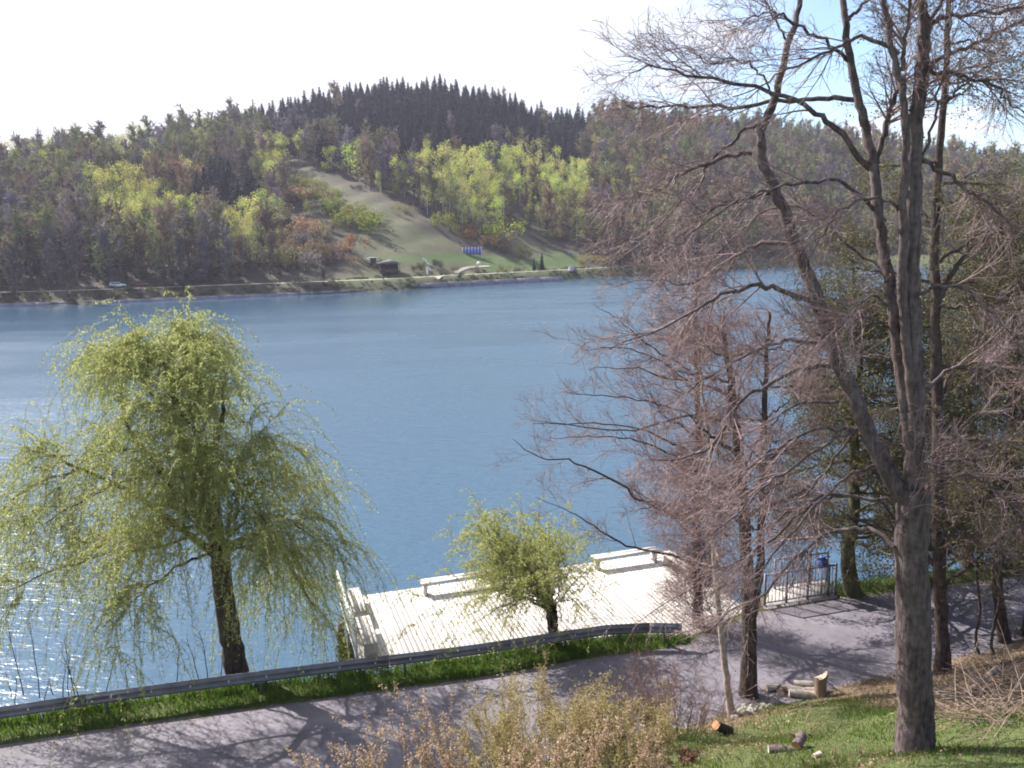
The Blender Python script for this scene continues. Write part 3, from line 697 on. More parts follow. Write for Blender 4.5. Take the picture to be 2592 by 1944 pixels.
limb_px = [
 ([(1901, 387), (1859, 391), (1795, 412), (1753, 425), (1711, 450), (1669, 475), (1639, 494), (1563, 503)], 13.2, 12.2, .035),
 ([(1930, 320), (1901, 322), (1859, 353), (1804, 404), (1770, 459), (1711, 526), (1648, 585), (1551, 623)], 13.2, 13.8, .032),
 ([(1966, 492), (1905, 501), (1859, 513), (1804, 526), (1770, 547), (1736, 585), (1680, 640)], 13.1, 12.0, .034),
 ([(2010, 617), (1943, 613), (1892, 632), (1837, 661), (1787, 699), (1736, 718), (1660, 707), (1555, 724)], 13.0, 14.2, .036),
 ([(2060, 765), (2006, 746), (1964, 729), (1913, 724), (1846, 743), (1795, 767), (1736, 796), (1640, 850), (1540, 880)], 12.9, 11.8, .045),
 ([(2085, 880), (2013, 861), (1943, 874), (1888, 901), (1807, 945), (1740, 990), (1660, 1050)], 12.8, 13.6, .034),
 ([(2100, 929), (2024, 934), (1943, 977), (1877, 1015), (1845, 1070), (1780, 1140), (1704, 1162), (1640, 1160)], 12.8, 12.0, .036),
 ([(2160, 1086), (2089, 1083), (2024, 1102), (1953, 1140), (1877, 1205), (1812, 1260), (1720, 1340)], 12.6, 13.4, .032),
 ([(2165, 1091), (2078, 1129), (2013, 1178), (1943, 1222), (1888, 1281), (1834, 1330), (1750, 1400)], 12.6, 11.6, .028),
 ([(2125, 1015), (2024, 1021), (1964, 1064), (1930, 1110), (1870, 1190), (1800, 1240)], 12.7, 14.0, .026),
 ([(2262, 1385), (2230, 1355), (2190, 1339), (2146, 1334), (2090, 1352), (2040, 1390), (1980, 1450), (1920, 1510), (1860, 1540), (1790, 1580), (1690, 1612)], 12.4, 13.8, .045),
 ([(2265, 1268), (2200, 1262), (2140, 1253), (2090, 1252), (2040, 1290), (1980, 1340), (1900, 1400), (1820, 1440), (1730, 1500), (1620, 1570)], 12.4, 12.8, .032),
 ([(2225, 1170), (2150, 1200), (2080, 1260), (2010, 1340), (1950, 1420), (1880, 1500), (1800, 1600)], 12.5, 11.4, .025),
 ([(2180, 1070), (2120, 1150), (2060, 1230), (1990, 1300), (1900, 1370), (1850, 1450)], 12.6, 14.4, .024),
 ([(2172, 253), (2090, 249), (2027, 249), (1900, 266), (1800, 268), (1728, 270), (1640, 276), (1570, 272)], 12.9, 13.6, .042),
 ([(2205, 430), (2150, 365), (2102, 316), (2069, 287), (2018, 257), (1955, 232), (1900, 219), (1790, 195), (1720, 183), (1650, 168), (1590, 190)], 12.8, 12.2, .048),
 ([(2275, 135), (2204, 97), (2153, 105), (2111, 122), (2048, 152), (1984, 181), (1934, 215), (1850, 240)], 11.9, 12.8, .03),
 ([(2240, 560), (2150, 470), (2060, 462), (1950, 478), (1850, 520), (1760, 580), (1690, 650)], 12.7, 11.4, .03),
 ([(2245, 680), (2170, 640), (2080, 560), (1990, 520), (1900, 560), (1820, 640), (1760, 720)], 12.7, 14.0, .027),
 ([(2258, 790), (2210, 745), (2160, 790), (2110, 840), (2040, 860), (1960, 940)], 12.6, 11.6, .024),
 ([(2258, 840), (2235, 820), (2190, 805), (2150, 800), (2080, 800)], 12.6, 12.0, .028),
 ([(2262, 905), (2200, 902), (2140, 906), (2080, 930)], 12.6, 13.0, .02),
 ([(2155, 160), (2080, 100), (2010, 60), (1950, 30), (1880, 60)], 12.9, 12.0, .028),
 ([(1958, 250), (1920, 180), (1860, 150), (1800, 160), (1740, 120)], 13.3, 13.0, .02),
 ([(2000, 110), (1960, 50), (1930, -20), (1890, -60)], 13.3, 13.0, .02),
 ([(2140, 60), (2200, -10), (2240, -90)], 12.9, 12.2, .03),
 ([(2345, 80), (2385, 42), (2448, 42), (2512, 30), (2600, 20), (2700, 40)], 12.2, 11.4, .036),
 ([(2325, 180), (2406, 135), (2470, 110), (2533, 80), (2600, 50), (2700, 10)], 12.2, 12.8, .036),
 ([(2330, 190), (2356, 182), (2406, 186), (2449, 198), (2503, 207), (2533, 240), (2558, 266), (2610, 300)], 12.2, 11.8, .034),
 ([(2310, 390), (2398, 443), (2449, 477), (2512, 523), (2575, 582), (2680, 680)], 12.3, 12.9, .034),
 ([(2345, 60), (2390, 0), (2440, -60), (2500, -100)], 12.2, 12.6, .034),
 ([(2313, 420), (2360, 330), (2380, 230), (2400, 120), (2410, 0)], 12.3, 11.7, .026),
 ([(2310, 760), (2380, 720), (2450, 740), (2520, 800), (2590, 880)], 12.3, 11.6, .026),
 ([(2325, 1000), (2400, 940), (2470, 920), (2540, 925), (2620, 980)], 12.3, 12.6, .028),
 ([(2335, 1190), (2400, 1195), (2470, 1210), (2540, 1260), (2610, 1330)], 12.3, 11.5, .026),
 ([(2280, 1350), (2300, 1290), (2325, 1220), (2372, 1130)], 12.2, 11.9, .016),
 ([(2300, 600), (2260, 520), (2190, 500), (2120, 540), (2060, 620), (2010, 720)], 12.3, 11.2, .026),
]
limbs = [(Y(q, y0, y1), r, .006) for q, y0, y1, r in limb_px]
T1, o1, G1 = tree('lime_tree', 'largest bare lime tree with several tall stems and drooping limbs on the near slope', b0,
    [(tr_, .275, .235), (D_, .15, .04), (A_, .138, .026), (B_, .10, .036), (C_, .075, .028), (C2, .035, .012), (E_, .045, .025)], limbs, M_bark, M_twig, dens=(16, 8, 4), lens=((.5, 1.7), (.25, .65), (.1, .25)), r3=.0026, skip=5, lo=.3, ang=(.35, .85), wob=(.085, .10, .13))
p = np.concatenate([G1[1][0][:, -1], G1[2][0][::3, -1]]); p = p[rng.random(len(p)) < .30]
V, Q = leaves(p - o1, rng.uniform(.02, .045, len(p)), .018); tag(link('buds', mesh('buds', V, [Q], M_bud), T1), kind='stuff')

def auto_limbs(P, R, n, L, lo, hi, up=(.1, .6), bias=(0, 0), taper=.7, g=(-.03, .03), rr=.42):
    """n limbs spread round a stem, longer below"""
    P, R = resample(P, R, 40); t = np.sort(rng.uniform(lo, hi, n)); o = []
    for i, tt in enumerate(t):
        k = min(38, int(tt * 39)); a = i * 2.4 + rng.uniform(-.5, .5)
        d = np.array([math.cos(a) + bias[0], math.sin(a) + bias[1], rng.uniform(*up)])
        f = (tt - lo) / max(1e-6, hi - lo); LL = L * (1 - taper * f) * rng.uniform(.7, 1.15)
        Pq, _ = grow(P[k][None], d[None], [LL], [.01], [.01], 7, .1, *g)
        o.append((list(Pq[0]), float(np.clip(R[k] * rr, .012, .06)), .005))
    return o
def add_leaves(t, org, G, n, L, wd, m, lv=(1, 2), droop=.3, name='leaves', jit=.05):
    P = np.concatenate([G[i][0].reshape(-1, 3) for i in lv if i < len(G)])
    p = P[rng.integers(0, len(P), n)] + rng.normal(size=(n, 3)) * jit
    V, Q = leaves(p - org, rng.uniform(L * .7, L * 1.2, n), wd, droop); tag(link(name, mesh(name, V, [Q], m), t), kind='stuff')

# red twigged tree at the road edge (two stems)
b = at_y(1895, 1762, 20.05); b[2] = tz(b[0], b[1]) - .1
s1 = [b] + Y([(1895, 1650), (1894, 1500), (1888, 1380), (1878, 1230), (1858, 1060), (1850, 960), (1838, 890), (1830, 800)], 20.05, 20.4)
s2 = Y([(1905, 1560), (1922, 1450), (1928, 1300), (1930, 1150), (1936, 1000), (1942, 880), (1948, 790)], 20.05, 19.6)
lm = [(Y([(1850, 1053), (1842, 1002), (1799, 981), (1745, 966), (1680, 955), (1625, 934), (1564, 934), (1488, 934)], 20.3, 21.5), .04, .006),
      (Y([(1858, 1080), (1800, 1060), (1740, 1050), (1660, 1075), (1560, 1090), (1440, 1075), (1350, 1068)], 20.3, 19.0), .035, .006)]
P, R = stem(s1, .2, .04); lm += auto_limbs(P, R, 18, 2.4, .45, 1, bias=(-.3, 0))
P, R = stem(s2, .12, .03); lm += auto_limbs(P, R, 16, 2.0, .25, 1)
t, o, G = tree('roadside_tree', 'bare twin stemmed tree with a dark trunk at the road edge by the log pile', b, [(s1, .20, .035), (s2, .11, .03)], lm, M_bark_dark, M_twig_red, dens=(11, 7, 4), g=((.0, .06), (0, .06), (0, .04)), lens=((.5, 1.5), (.25, .7), (.1, .28)), skip=0)
# leaning thin tree
b = at_y(1853, 1800, 18.9); b[2] = tz(b[0], b[1]) - .08
s1 = [b] + Y([(1840, 1720), (1826, 1610), (1814, 1500), (1808, 1400), (1803, 1250), (1792, 1100), (1775, 960), (1765, 860)], 18.9, 19.8)
P, R = stem(s1, .085, .02)
tree('slender_tree', 'slender leaning tree with pale patches between the bush and the dark trunk', b, [(s1, .085, .018)], auto_limbs(P, R, 16, 1.5, .35, 1), M_bark_pale, M_twig_red, dens=(9, 6, 3), skip=0)
# reddish tree at the deck corner, limbs reaching over the deck
b = at_y(1768, 1592, 23.9); b[2] = tz(b[0], b[1]) - .1
s1 = [b] + Y([(1766, 1500), (1762, 1400), (1765, 1250), (1768, 1100), (1765, 950), (1760, 830), (1766, 690)], 23.9, 24.2)
lm = [(Y(q, 23.9, y1), r, .006) for q, y1, r in [
  ([(1766, 1340), (1740, 1310), (1680, 1292), (1615, 1266), (1589, 1241), (1524, 1201), (1474, 1180), (1427, 1165), (1372, 1158), (1333, 1140), (1300, 1107)], 23.0, .05),
  ([(1764, 1430), (1700, 1405), (1640, 1393), (1582, 1379), (1535, 1353), (1503, 1332), (1466, 1306), (1427, 1288), (1354, 1259)], 24.5, .045),
  ([(1763, 952), (1716, 919), (1661, 887), (1611, 847), (1560, 804), (1500, 770)], 25.0, .04),
  ([(1766, 1150), (1700, 1120), (1620, 1085), (1500, 1070), (1420, 1075), (1345, 1062)], 24.6, .035),
  ([(1766, 1180), (1680, 1140), (1590, 1110), (1480, 1105), (1390, 1110)], 22.8, .035),
  ([(1766, 1060), (1690, 1030), (1600, 1010), (1500, 1000), (1420, 990)], 23.2, .03),
  ([(1766, 1000), (1700, 930), (1640, 900), (1560, 880), (1470, 890)], 24.0, .03)]]
P, R = stem(s1, .15, .03); lm += auto_limbs(P, R, 26, 2.8, .3, 1, bias=(-.35, -.1), up=(.1, .8)) + auto_limbs(P, R, 30, .75, .06, .55, up=(.4, 1.6), taper=.1, rr=.12)
t, o, G = tree('red_twigged_tree', 'bare red twigged tree at the road corner of the deck, limbs fanning over the water', b, [(s1, .15, .025)], lm, M_bark_dark, M_twig_red, dens=(10, 8, 4), g=((.02, .07), (.02, .05), (0, .04)), lens=((.5, 1.7), (.3, .8), (.12, .3)), skip=0, r3=.003)
add_leaves(t, o, G, 3500, .05, .025, m_leaf('red_bud', [(.22, .09, .06), (.28, .13, .08), (.25, .18, .08)], .3), name='buds', jit=.02)
# tree behind the lime
b = at_y(2388, 1690, 20.3); b[2] = tz(b[0], b[1]) - .1
s1 = [b] + Y([(2384, 1600), (2378, 1450), (2374, 1250), (2372, 1000), (2368, 800), (2366, 600), (2375, 400), (2395, 200), (2402, 0), (2408, -200)], 20.3, 20.6)
s2 = Y([(2372, 780), (2400, 710), (2440, 650), (2500, 600), (2570, 540)], 20.4, 20.0)
P, R = stem(s1, .18, .04); lm = auto_limbs(P, R, 36, 3.2, .2, 1, up=(-.1, .7), bias=(.15, 0))
t, o, G = tree('leafing_tree', 'straight tree just behind the big lime, its fine twigs coming into leaf', b, [(s1, .18, .03), (s2, .07, .03)], lm, M_bark_dark, M_twig_dark, dens=(13, 7, 3), lens=((.6, 1.8), (.3, .8), (.1, .3)), skip=0)
add_leaves(t, o, G, 16000, .065, .04, M_leaf_olive)
# lakeside trees in leaf at the landing and beyond
def leafy(px, py, Yb, top, r, label, nl, L, nleaf, m, twig=M_twig_dark, name='lakeside_tree', lo=.18, up=(-.15, .6), leafL=.075, lean=0, dens=(12, 7, 3), moss=False, leafw=.042, droop=.4):
    b = at_y(px, py, Yb); b[2] = tz(b[0], b[1]) - .1
    tp = at_y(px + lean, top, Yb); pts = [b + (tp - b) * f + rng.normal(size=3) * .1 * (f > 0) * (f < 1) for f in np.linspace(0, 1, 8)]
    P, R = stem(pts, r, .03); lm = auto_limbs(P, R, nl, L, lo, 1, up=up)
    t, o, G = tree(name, label, b, [(pts, r, .03)], lm, M_bark_moss if moss else M_bark_dark, twig, dens=dens, lens=((.6, 1.8), (.3, .9), (.12, .35)), g=((-.05, .0), (-.04, .02), (0, .02)), skip=0)
    add_leaves(t, o, G, nleaf, leafL, leafw, m, jit=.09, droop=droop); return t, o, G
leafy(2158, 1508, 26.0, 640, .23, 'mossy trunked olive leaved tree standing on the shore beside the landing fence', 52, 3.2, 42000, M_leaf_olive, moss=True, leafL=.11)
leafy(2300, 1500, 27.3, 720, .16, 'olive leaved shore tree hidden mostly behind the trunk of the big lime', 36, 3.0, 18000, M_leaf_olive, leafL=.11)
leafy(2545, 1625, 22.6, 520, .15, 'dark trunked leafing tree beyond the brush pile at the road edge', 46, 3.1, 24000, M_leaf_olive, lean=15)
leafy(2600, 1610, 23.0, 560, .17, 'dark trunk cut by the frame edge beyond the brush pile', 46, 3.2, 22000, M_leaf_olive, lean=10)
leafy(2455, 1482, 29.6, 690, .2, 'dense dark green tree across the road behind the leafing trees', 60, 3.6, 36000, M_leaf_dark, leafL=.14, up=(-.35, .3), lo=.08, dens=(12, 7, 2), leafw=.05)
for i, (px, py, Yb, top, lb) in enumerate([(2484, 1650, 21.6, 1180, 'thin dark sapling rising left of the two thicker roadside trunks'), (2512, 1660, 21.3, 1100, 'thin forked sapling with a pale foot beside the brush pile')]):
    leafy(px, py, Yb, top, .035, lb, 9, 1.0, 500, M_leaf_olive, name='sapling', lo=.4, dens=(7, 5, 2))

# ------------------------------------------------------------------ willows
def withes(P, n, lo, L, drift, gdown, r=rng):
    p, d, rr, t, _ = sprout(P, np.full(P.shape[:2], .01), n, lo, 1.0, (.3, 1.2))
    d = d * np.array([1, 1, .6]) + np.array([drift, 0, .35]); zt = p[:, 2]; hi_ = np.clip((zt - zt.min()) / (np.ptp(zt) + 1e-6), 0, 1); LL = r.uniform(*L, len(p)) * (1.1 - .62 * hi_)
    return grow(p, d, LL, np.full(len(p), .0065), np.full(len(p), .0025), 11, .1, -gdown * .55, -gdown)
def willow(name, label, base, stems, limbs, nw, wl, nleaf, drift, gd, leaf=(.085, .02), wlo=.25):
    t = empty(name, base); tag(t, label, 'tree'); org = np.array(base, float); SG = []; A = []
    for i, (pts, r0, r1) in enumerate(stems):
        P, R = stem(pts, r0, r1, flare=.25 if i == 0 else 0); SG.append((P[None], R[None], 11 if r0 > .12 else 7))
        if i: A.append(resample(P, R, 14))
    put_tubes('trunk', SG, M_bark_dark, t, org)
    for pts, r0, r1 in limbs:
        P, R = stem(pts, r0, r1, n=16, wob=.03); put_tubes('branch', [(P[None], R[None], 5)], M_bark_dark, t, org); A.append(resample(P, R, 14))
    AP = np.array([a for a, _ in A]); AR = np.array([b for _, b in A])
    p, d, rr, tt, _ = sprout(AP, AR, 9, .3, 1, (.4, 1.0), up=.25)
    zt = p[:, 2]; hi_ = (zt - zt.min()) / np.ptp(zt)
    P1, R1 = grow(p, d, rng.uniform(.6, 1.9, len(p)) * (1.1 - .6 * hi_), np.clip(rr * .5, .006, .02), np.full(len(p), .005), 7, .12, .02, -.14)
    put_tubes('twigs', [(P1, R1, 4)], M_withe, t, org, False)['kind'] = 'stuff'
    Pw, Rw = withes(np.concatenate([P1, resample_all(AP, 8)]), nw, wlo, wl, drift, gd)
    put_tubes('hanging_withes', [(Pw, Rw, 3)], M_withe, t, org, False)['kind'] = 'stuff'
    m = len(Pw); k = nleaf; w = rng.uniform(.02, 1, (m, k)) * 10.999; i = w.astype(int); f = (w - i)[..., None]; a = np.arange(m)[:, None]
    pl = (Pw[a, i] * (1 - f) + Pw[a, i + 1] * f).reshape(-1, 3)
    keep = rng.random(len(pl)) < .95; pl = pl[keep]
    V, Q = leaves(pl - org, rng.uniform(leaf[0] * .6, leaf[0] * 1.3, len(pl)), leaf[1], .9)
    link('leaves', mesh('leaves', V, [Q], M_leaf_willow), t)['kind'] = 'stuff'
    return t
def resample_all(A, n):
    return np.stack([resample(a, np.zeros(len(a)), n)[0] for a in A])
b = at_y(605, 1722, 21.75); b[2] = tz(b[0], b[1]) - .15
YW = 21.75
tk = [b] + Y([(598, 1690), (582, 1600), (566, 1500), (560, 1420), (556, 1370)], YW, YW + .1)
st = [(tk, .31, .24),
      (Y([(558, 1400), (535, 1330), (500, 1220), (470, 1120), (448, 1050), (440, 970), (428, 910), (410, 870)], YW, YW + .4), .17, .02),
      (Y([(560, 1400), (550, 1290), (535, 1200), (550, 1110), (565, 1050), (560, 1000)], YW, YW - 1.2), .13, .02),
      (Y([(565, 1400), (600, 1370), (655, 1360), (715, 1400), (755, 1470), (800, 1545)], YW, YW + .8), .11, .02),
      (Y([(552, 1410), (460, 1340), (340, 1250), (210, 1190), (90, 1130)], YW, YW - .5), .11, .02),
      (Y([(556, 1380), (480, 1280), (400, 1180), (330, 1090), (300, 980), (275, 930)], YW, YW + 1.6), .11, .02)]
lq = [([(448, 1060), (390, 1000), (340, 940), (290, 915)], -1.2), ([(440, 980), (475, 930), (490, 890), (470, 870)], .8), ([(470, 1130), (520, 1070), (540, 1010), (520, 950)], 1.8),
      ([(520, 1290), (600, 1190), (650, 1110), (680, 1120)], -.8), ([(540, 1250), (620, 1180), (700, 1190), (760, 1260)], 1.6), ([(500, 1220), (380, 1200), (240, 1250), (110, 1330)], -2.4),
      ([(480, 1180), (360, 1140), (240, 1150), (140, 1230)], -1.2), ([(550, 1330), (420, 1380), (280, 1400), (120, 1450), (20, 1500)], -1.8), ([(560, 1380), (640, 1310), (720, 1310), (800, 1370)], -1.6),
      ([(550, 1380), (500, 1330), (470, 1300), (430, 1350)], -3.2), ([(556, 1370), (600, 1300), (640, 1290), (690, 1350)], -3.0), ([(540, 1330), (420, 1280), (300, 1330), (220, 1420)], 2.6),
      ([(535, 1210), (500, 1100), (440, 1040), (360, 1050)], -2.6), ([(430, 930), (385, 905), (330, 895), (290, 910)], .3), ([(440, 980), (480, 930), (500, 900)], -.6), ([(560, 1390), (480, 1420), (380, 1480), (300, 1560)], -2.8),
      ([(600, 1370), (660, 1420), (700, 1500)], 2.4), ([(210, 1190), (100, 1220), (0, 1290), (-60, 1370)], .8), ([(550, 1330), (520, 1230), (490, 1150)], -2.6), ([(556, 1370), (590, 1270), (600, 1190)], -2.6), ([(550, 1330), (450, 1250), (390, 1180)], -2.9), ([(480, 1180), (450, 1080), (430, 1000)], -1.7), ([(550, 1340), (430, 1330), (330, 1330)], -3.2), ([(540, 1290), (500, 1180), (520, 1100)], 2.2), ([(565, 1400), (640, 1380), (700, 1420)], -2.4), ([(440, 1010), (415, 930), (385, 885), (350, 880)], -.4), ([(430, 920), (440, 880), (470, 870)], .2)]
lw = [(Y(q, YW, YW + dy), .05, .008) for q, dy in lq]
willow('weeping_willow', 'big weeping willow in fresh yellow green leaf leaning over the guardrail', b, st, lw, 12, (.8, 3.8), 50, -.06, .33, (.10, .021))
b = at_y(1399, 1648, 22.95); b[2] = tz(b[0], b[1]) - .1
kn = at_y(1396, 1545, 22.95)
st = [([b, at_y(1400, 1610, 22.95), at_y(1398, 1570, 22.95), kn], .15, .17)]
lw = []
for i in range(34):
    a = rng.uniform(0, 2 * PI); lf = math.cos(a)
    d = np.array([math.cos(a) * .75 - .5, math.sin(a) * .75, rng.uniform(.8, 1.9)])
    LL = rng.uniform(1.8, 3.5) * (1.0 if lf < .2 else .6)
    Pq, _ = grow((kn + rng.normal(size=3) * .07)[None], d[None], [LL], [.03], [.01], 7, .09, -.02, -.13); lw.append((list(Pq[0]), .028, .006))
willow('small_willow', 'small pollard willow with one short trunk in front of the sunlit deck', b, st, lw, 4, (.4, 1.4), 28, -.3, .22, (.085, .022), wlo=.4)

# ------------------------------------------------------------------ shrubs in the foreground
def shrub(name, label, base, n, H, spread, leafm, nleaf, leafL, leafw, twig, bias=(0, 0), lev=(7, 3), r0=.011, tipleaf=False, cat='shrub', up=1.3, g=.02, wob=.07):
    t = empty(name, base); tag(t, label, cat); org = np.array(base, float)
    a = rng.uniform(0, 2 * PI, n); rad = np.sqrt(rng.random(n)) * spread * .45
    p = org + np.stack([np.cos(a) * rad, np.sin(a) * rad, np.zeros(n)], -1); p[:, 2] = terrain(p[:, 0], p[:, 1]) - .05
    d = np.stack([np.cos(a) * rng.random(n) * spread * .45 + bias[0], np.sin(a) * rng.random(n) * spread * .45 + bias[1], np.full(n, up)], -1)
    P, R = grow(p, d, H * rng.uniform(.6, 1.05, n), np.full(n, r0), np.full(n, .003), 9, wob, g)
    put_tubes('stems', [(P, R, 5)], twig, t, org)['kind'] = 'stuff'
    p1, d1, rr, tt, _ = sprout(P, R, lev[0], .3, 1, (.3, .8), up=.2)
    P1, R1 = grow(p1, d1, rng.uniform(.2, .6, len(p1)) * H * .45, np.clip(rr * .6, .003, .006), np.full(len(p1), .002), 4, .1, .05)
    G = [(P1, R1, 3)]; src = P1
    if lev[1]:
        p2, d2, rr, tt, _ = sprout(P1, R1, lev[1], .2, 1, (.3, .9), up=.1)
        P2, R2 = grow(p2, d2, rng.uniform(.08, .28, len(p2)), np.full(len(p2), .0026), np.full(len(p2), .0018), 2, .12, .05); G.append((P2, R2, 3)); src = np.concatenate([P1[:, ::2][:, :3], P2])
    put_tubes('twigs', G, twig, t, org, False)['kind'] = 'stuff'
    if nleaf:
        if tipleaf:
            k = rng.integers(0, len(P1), nleaf); f = rng.uniform(.25, 1, nleaf)[:, None]; j = (f[:, 0] * 3.99).astype(int)
            pl = P1[k, j] + (P1[k, j + 1] - P1[k, j]) * (f * 3.99 - j[:, None]) + rng.normal(size=(nleaf, 3)) * .015
        else:
            q = src.reshape(-1, 3); pl = q[rng.integers(0, len(q), nleaf)] + rng.normal(size=(nleaf, 3)) * .025
        V, Q = leaves(pl - org, rng.uniform(leafL * .6, leafL * 1.25, nleaf), leafw, .2)
        link('leaves', mesh('leaves', V, [Q], leafm), t)['kind'] = 'stuff'
    return t
def gp(px, Yb, dx=0):
    x = float(at_y(px, 1900, Yb)[0]) + dx; return (x, Yb, tz(x, Yb))
shrub('flowering_shrub', 'big yellow green shrub coming into leaf below the road', gp(1350, 13.8), 62, 2.05, 2.0, M_leaf_yellow, 30000, .045, .02, M_twig_tan, lev=(8, 4))
shrub('flowering_shrub', 'low yellow green shrub just in front of the dry fern clump', gp(1570, 13.3), 40, 1.45, 1.4, M_leaf_yellow, 18000, .045, .02, M_twig_tan, lev=(8, 4))
for px, Yb, H, n, lb in [(860, 11.6, 2.15, 7, 'tall spray of tan papery shoots nearest the frame edge'), (1010, 11.9, 2.35, 7, 'tan papery shoots with two tall spikes against the shaded road'), (760, 11.3, 1.8, 5, 'short tan papery shoots lowest at the frame foot'),
                         (1150, 11.9, 2.05, 9, 'tan papery shoots standing before the big yellow green shrub'), (1330, 11.7, 1.75, 12, 'low tan papery shoots under the big yellow green shrub'), (1490, 11.7, 1.7, 10, 'low tan papery shoots beside the low yellow green shrub'), (1640, 11.9, 1.5, 7, 'tan papery shoots at the edge of the green slope')]:
    shrub('dry_shrub', lb, gp(px, Yb), n, H, .8, M_catkin, int(330 * n), .04, .022, M_twig_tan, lev=(9, 0), tipleaf=True, up=2.2, wob=.05)
for px, Yb, H, n, lb in [(1640, 16.4, 1.9, 26, 'bare purple brown thicket between the yellow shrub and the slender tree'), (1740, 16.6, 1.5, 20, 'bare purple brown thicket at the foot of the slender tree'), (1540, 15.4, 1.7, 18, 'bare thicket behind the yellow green shrub')]:
    shrub('bare_shrub', lb, gp(px, Yb), n, H, 1.3, M_bud, 300, .02, .012, M_twig_red, lev=(9, 5), r0=.008)
M_fern = m_leaf('dead_fern', [(.16, .075, .045), (.11, .05, .035), (.2, .11, .06)], .2)
for px, Yb, lb in [(1672, 14.4, 'rust brown clump of dead fern at the edge of the green slope')]:
    shrub('fern_clump', lb, gp(px, Yb), 20, .4, 1.1, M_fern, 1300, .08, .03, M_twig_red, lev=(6, 0), cat='fern', up=.7, g=-.12)

# thin saplings standing in the shallows
sap = [(100, 1748, 1650), (60, 1742, 1655), (135, 1740, 1725), (38, 1770, 1735), (28, 1748, 1715), (112, 1760, 1735), (175, 1750, 1690), (190, 1748, 1680), (200, 1750, 1685), (160, 1755, 1705), (268, 1742, 1695), (322, 1735, 1715), (505, 1712, 1655), (527, 1708, 1640), (448, 1720, 1665), (560, 1708, 1660)]
sproto = None
for i, (px, py, top) in enumerate(sap):
    bp = at_z(px, py + 18, -.9)
    if i % 4 == 0:
        t = empty('water_sapling', bp); org = np.array(bp)
        P, R = grow(org[None], np.array([[.03, 0, 1.0]]), [1.55], [.016], [.006], 9, .05, .05)
        put_tubes('stem', [(P, R, 5)], M_bark_dark, t, org)
        p, d, rr, tt, _ = sprout(P, R, 9, .3, 1, (.4, .9), up=.3); P1, R1 = grow(p, d, rng.uniform(.12, .4, 9), np.full(9, .006), np.full(9, .003), 3, .1, .05)
        put_tubes('twigs', [(P1, R1, 3)], M_bark_dark, t, org, False); sproto = t
    else:
        t = sproto.copy(); C.objects.link(t); t.location = bp
        for ch in list(sproto.children):
            c = ch.copy(); C.objects.link(c); c.parent = t
    t.scale = (1, 1, max(.4, (py - top) / 62)); t.rotation_euler[2] = i * 1.3
    tag(t, 'thin dark sapling standing at the waterline behind the guardrail', 'sapling', 'thin saplings at the waterline')

# ------------------------------------------------------------------ logs, stump, stones, brush
def log_mesh(name, L, r, m_side, m_cut, k=12):
    n = 5; t = np.linspace(0, L, n); an = np.arange(k) * 2 * PI / k; wob = 1 + rng.normal(size=(n, k)) * .06
    V = np.stack([t[:, None] + 0 * an, r * wob * np.cos(an), r * wob * np.sin(an)], -1).reshape(-1, 3)
    Q = [(i * k + j, i * k + (j + 1) % k, (i + 1) * k + (j + 1) % k, (i + 1) * k + j) for i in range(n - 1) for j in range(k)]
    return V, Q, n, k
def log(name, label, p, L, r, yaw, pitch=0.0, side=None, cut=None, cat='log', group=None):
    V, Q, n, k = log_mesh(name, L, r, side, cut)
    side = side or M_bark; cut = cut or M_cut_pale
    o = empty(name, p); o.rotation_euler = (0, pitch, yaw); tag(o, label, cat, group)
    link('bark', mesh('bark', V, [Q], side, smooth=True), o)
    for e, x in ((0, -.003), (n - 1, L + .003)):
        ring = V[e * k:(e + 1) * k].copy(); ring[:, 0] = x; ring[:, 1:] *= .93
        F = [tuple(range(k))] if e else [tuple(range(k))[::-1]]
        link('cut_end', mesh('cut_end', ring, [F], cut), o)
    return o
def gz(px, py):
    p = at(px, py); return p
p = gz(1826, 1858); log('cut_log', 'short log with a bright orange cut end on the slope edge', p + np.array([.2, .1, .0]), .55, .105, -2.5, -.6, M_bark_dark, M_cut)
p = gz(1945, 1905); log('cut_log', 'forked piece of log lying on the green slope', p + np.array([0, 0, .06]), .65, .085, -.15, 0, M_bark, M_cut_pale)
p = gz(2015, 1898); log('cut_log', 'stubby log piece with a pale end beside the forked piece', p + np.array([0, 0, .07]), .3, .09, .9, -.2, M_bark, M_cut)
p = gz(2060, 1920); log('cut_log', 'tiny pale chunk of wood on the green slope', p + np.array([0, 0, .03]), .16, .05, .5, 0, M_cut_pale, M_cut_pale)
p = gz(2440, 1772); log('cut_log', 'long straight log leaning on the brush pile', p + np.array([0, 0, .1]), 1.45, .065, .62, -.1, M_stick, M_cut_pale)
lg = [(1962, 1752, .55, .09, .1), (1990, 1766, .35, .1, 1.25), (2020, 1752, .75, .1, -.25), (2040, 1742, .8, .1, -.2), (2025, 1765, .7, .11, -.3), (2058, 1758, .55, .09, -.15)]
lb = ['pale log lying leftmost at the end of the log row', 'log with its round cream end facing the slope', 'middle pale log in the row by the stump', 'pale log lying highest in the row by the stump', 'pale log lying lowest in the row by the stump', 'short pale log touching the stump']
for (px, py, L, r, yaw), l in zip(lg, lb):
    p = gz(px, py); log('split_log', l, p + np.array([-L * .4, 0, r * .8 + .04]), L, r, yaw + rng.uniform(-.15, .15), rng.uniform(-.12, .12), M_log_grey if L > .5 else M_bark_dark, M_cut_pale, group='logs laid out at the road edge')
p = gz(2076, 1765); st_ = empty('stump', p - np.array([0, 0, .1])); tag(st_, 'broken grey tree stump at the end of the log row', 'stump')
